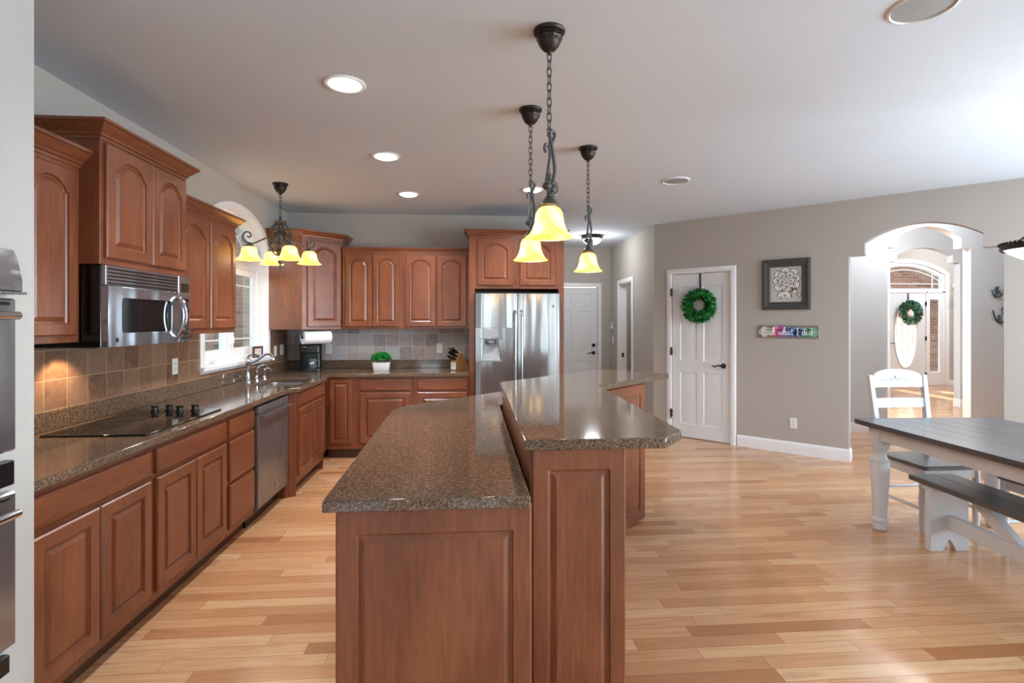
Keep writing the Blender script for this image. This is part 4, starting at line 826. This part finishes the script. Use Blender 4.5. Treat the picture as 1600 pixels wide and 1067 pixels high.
# framed flower drawing
pc = onwall(1.565, 1.60); pic = thing('framed_picture', 'dark framed black and white flower drawing above the painted sign', 'picture', pc, DW)
PW, PH = .244, .565
mb = MB().sweep([(PW, 0), (PW, PH), (-PW, PH), (-PW, 0)], [(0, 0), (0, .028), (-.02, .034), (-.055, .022), (-.072, .024), (-.082, .014), (-.088, .006), (-.088, 0)], lambda p, u: (p[0], -u, p[1]), closed=True); mb.build('frame', 'frame_dark', pic, smooth=20)
IW, IZ0, IZ1 = .157, .085, .48
MB().box(-IW, IW, -.008, -.002, IZ0, IZ1).build('drawing', 'art_paper', pic)
mb = MB(); ink = MB(); k_ = [0]
def petal(cx, cz, a, ln, w):
    k_[0] += 1; y = -.0085 - k_[0] * .00012; a = R(a); ax = Vector((math.cos(a), 0, math.sin(a))); sx_ = Vector((-math.sin(a), 0, math.cos(a))); pts = []
    for i in range(17):
        t_ = i / 16; pts.append(Vector((cx, 0, cz)) + ax * ln * math.sin(PI * t_) ** .8 * 1.0 * (1 if True else 0) * .96 + sx_ * w * math.cos(PI * t_) * (1 + .12 * math.sin(6 * t_)))
    pts = [Vector((max(-IW + .004, min(IW - .004, q_.x)), y, max(IZ0 + .004, min(IZ1 - .004, q_.z)))) for q_ in pts]
    mb.add(pts, [tuple(range(len(pts)))]); ink.tube([q_ - Vector((0, .00005, 0)) for q_ in pts], [.0016 + .0022 * abs(math.sin(i * .7)) for i in range(17)], 4, flat=.2)
    for f_ in (-.45, 0, .45):
        a2 = a + f_ * .8; dd_ = Vector((math.cos(a2), 0, math.sin(a2))); e0 = Vector((cx, y - .0001, cz)) + dd_ * ln * .12; e1 = e0 + dd_ * ln * .42
        if abs(e1.x) < IW - .005: ink.tube([e0, (e0 + e1) / 2 + sx_ * .003, e1], [.0030, .0022, .0008], 4, flat=.2)
for cx, cz, a, ln, w in ((.0, .40, 100, .075, .06), (-.055, .385, 150, .07, .05), (.06, .39, 40, .075, .05), (-.07, .335, 190, .07, .045), (.085, .345, 0, .06, .045), (-.05, .28, 215, .085, .05), (.06, .29, -30, .085, .05), (.005, .27, 270, .075, .055),
                         (-.03, .37, 120, .055, .04), (.035, .37, 60, .055, .04), (-.035, .325, 200, .05, .035), (.04, .325, -20, .05, .035), (.0, .31, 265, .05, .045), (-.015, .345, 110, .04, .025), (.02, .345, 70, .04, .025), (.0, .325, 280, .035, .03), (-.01, .14, 90, .07, .075), (.07, .16, 60, .075, .025), (.105, .15, 25, .055, .02)): petal(cx, cz, a, ln, w)
mb.build('petals', 'petal', pic); ink.tube(spline([(.04, -.0115, .25), (.045, -.0115, .19), (.06, -.0115, .13)]), .002, 4)
for x, z in ((.06, .205), (.075, .22), (.095, .21), (-.06, .12), (-.02, .205)): ink.tube(spline([(x, -.0115, z), (x + .012, -.0115, z + .02), (x + .008, -.0115, z + .04)]), .0025, 4)
ink.build('ink_lines', 'ink', pic)
# painted sign
sg = thing('wall_sign', 'small rustic plank sign with white script over bright paint splashes', 'sign', onwall(1.585, 1.284), DW)
MB().box(-.310, .310, -.018, 0, 0, .138, .003).build('plank', 'sign_wood', sg)
def splash(mb, cx, cz, r):
    pts = [(cx + r * (1 + rng.uniform(-.2, .15)) * 1.15 * math.cos(2 * PI * i / 22), -.0186, cz + r * (1 + rng.uniform(-.2, .15)) * math.sin(2 * PI * i / 22)) for i in range(22)]
    mb.add([(x, y, max(.006, min(.132, z))) for x, y, z in pts], [tuple(range(22))])
mb = MB()
for cx, r in ((-.24, .055), (-.185, .04), (-.12, .06), (-.05, .062), (.005, .05), (.06, .06), (.11, .05), (.18, .055), (.235, .058)): splash(mb, cx, .069, r)
so_ = mb.build('paint_splashes', 'watercolour', sg)
so_.data.transform(Matrix.Translation((.30, 0, 0))); so_.location = (-.30, 0, 0)
L = MB(); LY = -.0205
def stroke(x, pts): L.tube(spline([(x + a * .054, LY, .036 + b * .054) for a, b in pts], 5), .0034, 6, flat=.5)
LT = {'l': [[(-.1, .1), (.2, .5), (.42, 1.3), (.3, 1.55), (.18, 1.2), (.2, .3), (.35, 0), (.55, .15)]], 'o': [[(.45, .62), (.2, .75), (.08, .4), (.22, .03), (.5, .1), (.58, .45), (.42, .65), (.7, .6)]],
      'k': [[(-.1, .1), (.2, .5), (.42, 1.3), (.3, 1.55), (.16, 1.1), (.14, 0)], [(.14, .35), (.45, .75), (.5, .5), (.2, .4), (.4, .1), (.6, .0), (.75, .15)]],
      'w': [[(-.05, .7), (.08, .3), (.22, .02), (.38, .3), (.42, .7), (.46, .25), (.62, .02), (.8, .35), (.82, .72)]],
      'h': [[(-.1, .1), (.2, .5), (.42, 1.3), (.3, 1.55), (.16, 1.1), (.14, 0)], [(.14, .3), (.35, .68), (.5, .55), (.5, .1), (.62, 0), (.75, .15)]],
      'a': [[(.5, .6), (.25, .72), (.06, .38), (.2, .02), (.42, .2), (.5, .65), (.5, .15), (.62, 0), (.75, .15)]], 't': [[(.25, 1.25), (.2, .4), (.3, .02), (.5, .12)], [(.0, .8), (.5, .86)]],
      'I': [[(.1, 1.3), (.3, 1.34), (.55, 1.3)], [(.33, 1.32), (.3, .7), (.28, .03)], [(.05, .03), (.28, .0), (.5, .05)]],
      'd': [[(.48, .6), (.25, .72), (.06, .38), (.2, .02), (.42, .2), (.55, .7), (.62, 1.4)], [(.62, 1.4), (.52, .2), (.62, 0), (.75, .12)]], 'i': [[(.0, .3), (.15, .7), (.16, .15), (.28, 0), (.45, .15)], [(.2, 1.0), (.22, 1.05)]]}
x = -.272
for ch_ in 'look what I did':
    if ch_ == ' ': x += .022; continue
    for s_ in LT[ch_]: stroke(x, s_)
    x += {'l': .030, 'w': .049, 'I': .036, 'i': .026, 't': .031}.get(ch_, .040)
L.build('lettering', 'letter', sg)
# scroll metal birds on the hallway wall
def birdcurl(name, label, loc, s, seed):
    g = random.Random(seed); t = thing(name, label, 'wall decor', loc, 0, 'metal scroll wall ornaments'); mb = MB()
    mb.tube(spline([(-.16 * s, -.02, .06 * s), (-.13 * s, -.02, -.04 * s), (-.05 * s, -.02, -.10 * s), (.05 * s, -.02, -.08 * s), (.10 * s, -.02, .0), (.12 * s, -.02, .10 * s)]), [.012 * s] * 8 + [.02 * s] * 15 + [.012 * s] * 8, 6, flat=.4)
    for i in range(7):
        cx, cz, r_ = g.uniform(-.06, .09) * s, g.uniform(-.04, .10) * s, g.uniform(.025, .045) * s; a0 = g.uniform(0, 6)
        mb.tube([(cx + r_ * (1 - .7 * k / 14) * math.cos(a0 + k * .55), -.02, cz + r_ * (1 - .7 * k / 14) * math.sin(a0 + k * .55)) for k in range(15)], .009 * s, 5, flat=.5)
    mb.tube([(0, 0, 0), (0, -.02, 0)], .006, 6); return mb.build('scrollwork', 'pewter', t)
birdcurl('metal_wall_ornament', 'upper small grey metal scroll ornament on the hallway wall', (7.10, 6.68, 1.86), .62, 1)
birdcurl('metal_wall_ornament', 'larger lower grey metal scroll ornament on the hallway wall, partly hidden', (7.18, 6.68, 1.56), 1.0, 2)
birdcurl('metal_wall_ornament', 'tiny middle metal scroll ornament peeking past the arch edge', (7.24, 6.68, 1.72), .45, 5)

# ================================================================== THINGS ON THE COUNTERS
t = thing('coffee_maker', 'black single cup coffee maker in the corner under the paper towels', 'coffee maker', (-1.80, 6.12, ZC), R(14))
MB().prism(rrect(-.12, .12, -.10, .16, .05), 0, .03).build('base', 'black', t, bev=.004)
MB().prism(rrect(-.12, .115, .02, .16, .05), .03, .29).build('tank', 'black', t, bev=.006)
MB().prism(rrect(-.12, .12, -.10, .16, .06), .20, .30).build('brew_head', 'black', t, bev=.012)
MB().tube(spline([(-.085, -.095, .275), (-.05, -.112, .27), (0, -.118, .265), (.05, -.112, .27), (.085, -.095, .275)]), .008, 8).build('lid_handle', 'chrome', t)
MB().lathe([(.055, .03), (.058, .034), (.05, .037), (0, .037)], 24, (0.01, -.045, 0), cap=False).build('drip_tray', 'steel_dark', t)
mg = thing('mug', 'dark grey mug with a white fish emblem standing in the coffee maker', 'mug', (-1.770, 6.075, ZC + .038), R(10))
MB().lathe([(0, 0), (.036, 0), (.041, .01), (.042, .098), (.038, .098), (.036, .012), (0, .01)], 28, cap=False).build('cup', 'mug_grey', mg); MB().tube(spline([(.040, 0, .08), (.068, 0, .078), (.072, 0, .05), (.06, 0, .025), (.038, 0, .02)]), .006, 8).build('handle', 'mug_grey', mg)
em = [(-.024, .0), (-.012, .010), (.004, .016), (.012, .024), (.014, .014), (.024, .006), (.016, -.002), (.006, -.008), (-.006, -.008), (-.014, -.003), (-.026, -.012)]
MB().add([(.0425 * math.sin(x / .0425), -.0430 * math.cos(x / .0425), .05 + z) for x, z in em], [tuple(range(len(em)))]).build('emblem', 'letter', mg)
hd = thing('paper_towel_holder', 'dark paper towel bracket under the corner cabinet', 'towel holder', (-1.70, 5.975, 1.22), R(40))
MB().tube([(-.165, 0, .075), (.165, 0, .075)], .008, 8).box(-.168, -.160, -.01, .01, .068, .162).box(.160, .168, -.01, .01, .068, .162).build('bracket', 'black', hd)
rl_ = thing('paper_towel_roll', 'white paper towel roll hanging under the corner wall cabinet', 'paper towels', (-1.70, 5.975, 1.22), R(40))
MB().lathe([(.020, -.15), (.072, -.15), (.072, .15), (.020, .15), (.020, -.15)], 36, T=Matrix.Translation((0, 0, .075)) @ Matrix.Rotation(PI / 2, 4, 'Y'), cap=False).build('paper', 'paper', rl_)
MB().lathe([(.0195, -.139), (.0195, .139)], 20, T=Matrix.Translation((0, 0, .075)) @ Matrix.Rotation(PI / 2, 4, 'Y'), cap=False).build('core', 'knife_wood', rl_)
pp = thing('potted_plant', 'bushy green plant in a white rectangular pot on the back counter', 'plant', (-1.025, 6.14, ZC))
rq = lambda s, z: [(x * s, y * s, z) for x, y in rrect(-.1, .1, -.05, .05, .025)]
MB().loops([rq(.84, 0), rq(.88, .004), rq(1.0, .088), rq(.95, .090), rq(.9, .07)]).build('pot', 'ceramic', pp)
mb = MB()
for i in range(1700):
    a, b = rng.uniform(0, 2 * PI), math.acos(rng.uniform(-.35, 1)); d = Vector((math.sin(b) * math.cos(a), math.sin(b) * math.sin(a), math.cos(b))); f_ = rng.uniform(.55, 1)
    leaf(mb, (d.x * .105 * f_, d.y * .062 * f_, .135 + d.z * .062 * f_), d + Vector((rng.uniform(-.7, .7), rng.uniform(-.7, .7), rng.uniform(-.2, .8))), (rng.uniform(-1, 1), rng.uniform(-1, 1), .5), .022, .008, rng.randrange(2))
mb.build('foliage', ['plant', 'leafy'], pp)
mb = MB()
for i in range(14): a = i * .45; mb.tube([(.03 * math.cos(a), .02 * math.sin(a), .065), (.07 * math.cos(a), .04 * math.sin(a), .13)], .002, 4)
mb.build('stems', 'leafy_dark', pp)
KR = R(42); kb = thing('knife_block', 'slanted wooden knife block beside the refrigerator on the back counter', 'knife block', (-.145, 6.12, ZC), KR)
MB().prism([(-.085, 0), (.118, 0), (.118, .02), (-.005, .215), (-.085, .10)], -.045, .045, 'xz').build('block', 'knife_wood', kb, bev=.003)
MB().box(-.088, -.0855, -.043, .043, .008, .092, .001).build('front_plate', 'plate', kb); MB().lathe([(.008, 0), (.008, .001), (.006, .001), (.006, 0)], 16, T=Matrix.Translation((-.088, 0, .055)) @ Matrix.Rotation(-PI / 2, 4, 'Y')).build('emblem', 'plate_dark', kb)
kdir = Vector((-.115, 0, .080)).normalized(); fdir = Vector((.08, 0, .115)).normalized(); kp = Vector((-.085, 0, .10)); knife = None
for i in range(11):
    row, cidx = divmod(i, 4) if i < 8 else (2, i - 8); u = .02 + row * .042; yy = -.036 + cidx * (.024 if row < 2 else .036)
    b_ = Matrix.Rotation(KR, 3, 'Z') @ (kp + fdir * u + Vector((0, yy, 0))); ln = (.085, .10, .115)[row] + .022 * ((cidx * 7 + row) % 3 - 1)
    kn = thing('kitchen_knife', 'black handled kitchen knife standing in the wooden knife block', 'knife', (kb.location.x + b_.x, kb.location.y + b_.y, ZC + b_.z), KR, 'knives in the wooden block')
    T = Matrix.Translation((0, 0, 0)) @ kdir.to_track_quat('Z', 'Y').to_matrix().to_4x4()
    MB().box(-.009, .009, -.007, .007, .012, ln, .004, T=T, seg=2).build('handle', 'black', kn); MB().box(-.008, .008, -.006, .006, -.03, .013, .001, T=T).build('bolster', 'chrome', kn)
t = thing('photo_frame', 'small dark photo frame standing on the kitchen window sill', 'photo frame', (-2.145, 5.52, WZ0), R(75))
MB().prism([rect(-.075, .075, 0, .12), rect(-.052, .052, .022, .098)], -.006, .006, 'xz').build('frame', 'toe', t, bev=.002)
tex = NT('print'); n_ = tex.noise(tex.obj(), 30, 3, .6, 1); tex.set(color=tex.mix(.6, n_, lin(214, 200, 196)), rough=.4); M['print'] = tex.m
MB().box(-.053, .053, -.003, .003, .02, .10).build('photo', 'print', t)

# ================================================================== DINING FURNITURE
tb = thing('dining_table', 'white farmhouse dining table with dark grey plank top and turned legs', 'table', (3.285, 2.66, 0), R(-1.2))
TW, TL = .525, 1.0
mb = MB()
for i in range(7): xa = -TW + i * 2 * TW / 7; mb.box(xa, xa + 2 * TW / 7 - .0004, -TL, TL, .728, .762, .0012)
mb.build('table_top', 'grey_wood', tb)
mb = MB(); ax, ay = TW - .065, TL - .085
mb.box(-ax, -ax + .025, -ay, ay, .635, .728, .002).box(ax - .025, ax, -ay, ay, .635, .728, .002).box(-ax, ax, -ay, -ay + .025, .635, .728, .002).box(-ax, ax, ay - .025, ay, .635, .728, .002); mb.build('apron', 'white_paint', tb)
LP = [(.036, 0), (.044, .008), (.046, .045), (.044, .055), (.052, .062), (.054, .075), (.050, .088), (.042, .092), (.044, .14), (.052, .28), (.058, .40), (.060, .46), (.056, .475), (.060, .482), (.060, .496), (.052, .50), (.040, .53), (.042, .555), (.056, .585), (.060, .60), (.060, .612), (.052, .618), (.050, .624)]
for sx_ in (-1, 1):
    for sy in (-1, 1):
        MB().lathe(LP, 28, (sx_ * (ax - .035), sy * (ay - .035), 0)).box(sx_ * (ax - .035) - .048, sx_ * (ax - .035) + .048, sy * (ay - .035) - .048, sy * (ay - .035) + .048, .622, .728, .003).build('leg', 'white_paint', tb)
bn = thing('bench', 'white trestle bench with dark grey seat tucked under the dining table', 'bench', (3.02, 2.50, 0), R(-2.5))
MB().box(-.15, -.002, -.83, .83, .418, .452, .003).box(.0, .148, -.83, .83, .418, .452, .003).build('seat', 'grey_wood', bn)
lp = [(-.125, 0), (-.045, 0), (-.02, .05), (0, .075), (.02, .05), (.045, 0), (.125, 0), (.125, .385), (-.125, .385)]
for y in (-.70, .70):
    MB().prism(lp, y - .022, y + .022, 'xz').build('leg', 'white_paint', bn, bev=.002)
    MB().box(-.125, .125, y - .045, y + .045, .385, .418, .002).build('cleat', 'white_paint', bn)
MB().box(-.022, .022, -.678, .678, .14, .23, .002).build('stretcher', 'white_paint', bn)
for s_ in (-1, 1): MB().prism([(s_ * .56, .418), (s_ * .46, .418), (s_ * .19, .231), (s_ * .32, .231)], -.021, .021, 'yz').build('brace', 'white_paint', bn, bev=.002)
# chairs (front faces local -y)
CG = 'white ladderback chairs with grey seats at the table'
def chair(loc, rz, label):
    t = thing('dining_chair', label, 'chair', loc, rz, CG)
    for s_ in (-1, 1):
        bp_ = [(s_ * .205, .215, 0), (s_ * .205, .205, .25), (s_ * .205, .20, .45), (s_ * .212, .225, .70), (s_ * .224, .275, 1.05)]
        L_ = []
        for (x, y, z), w in zip(bp_, (.019, .021, .022, .020, .017)): L_.append([(x - w, y - w, z), (x + w, y - w, z), (x + w, y + w, z), (x - w, y + w, z)])
        MB().loops(L_).build('back_post', 'white_paint', t, bev=.004)
        MB().lathe([(.014, 0), (.018, .01), (.020, .08), (.026, .25), (.020, .30), (.026, .31), (.022, .33), (.022, .44)], 16, (s_ * .20, -.19, 0)).build('front_leg', 'white_paint', t)
    def yb(z): return .225 + (z - .70) * .143
    def rail(z0, z1, crown=0, nm='back_rail'):
        n = 14; A, B, C_, D = [], [], [], []
        for i in range(n + 1):
            u = i / n * 2 - 1; x = u * .205; bow = .018 * (1 - u * u); zt = z1 + crown * (1 - u * u) ** .6 if abs(u) < .999 else z1
            A.append((x, yb(z0) - .010 + bow, z0)); B.append((x, yb(zt) - .010 + bow, zt)); C_.append((x, yb(zt) + .010 + bow, zt)); D.append((x, yb(z0) + .010 + bow, z0))
        return MB().loops([[a, b, c, d_] for a, b, c, d_ in zip(A, B, C_, D)]).build(nm, 'white_paint', t)
    top = rail(.955, 1.04, .055, 'crest_rail'); rail(.80, .87); rail(.64, .70)
    mb = MB()
    for s_ in (-1, 1):
        for i in range(5): x0_ = s_ * (.012 + i * .024); mb.ball((x0_ + s_ * .01, yb(1.02) + .006, 1.018 - abs(i - 1) * .004), (.014, .008, .012 - i * .001), 8)
        mb.tube(spline([(s_ * .0, yb(1.0) + .005, 1.005), (s_ * .05, yb(1.0) + .004, .998), (s_ * .10, yb(1.0) + .001, 1.004), (s_ * .13, yb(1.0) - .003, 1.010)]), .005, 6)
    mb.ball((0, yb(1.03) + .006, 1.03), (.016, .01, .014), 8); mb.build('carving', 'white_paint', top)
    MB().prism([(-.215, -.23)] + arc(0, -.19, .215, 190, 350, 10, .055) + [(.225, -.2), (.20, .19), (-.20, .19), (-.225, -.2)] if False else rrect(-.225, .225, -.235, .20, .03), .44, .468).build('seat', 'grey_wood', t, bev=.006)
    MB().box(-.19, .19, -.20, -.18, .375, .44, .002).box(-.20, -.18, -.18, .19, .375, .44, .002).box(.18, .20, -.18, .19, .375, .44, .002).box(-.19, .19, .18, .20, .375, .44, .002).build('apron', 'white_paint', t)
    for z, a, b in ((.16, (-.20, -.19), (-.20, .21)), (.16, (.20, -.19), (.20, .21)), (.21, (-.20, -.19), (.20, -.19)), (.20, (-.20, .21), (.20, .21))):
        MB().tube([(a[0], a[1], z), (b[0], b[1], z)], .011, 10).build('stretcher', 'white_paint', t)
    return t
c0 = chair((3.33, 3.66, 0), 0, 'white ladderback dining chair with carved crest at the far table end')
dup(c0, (3.665, 3.02, 0), R(-90), 'dining chair tucked under the long far side of the table, mostly hidden')
dup(c0, (3.675, 2.32, 0), R(-90), 'dining chair on the far side of the table nearest the right edge')
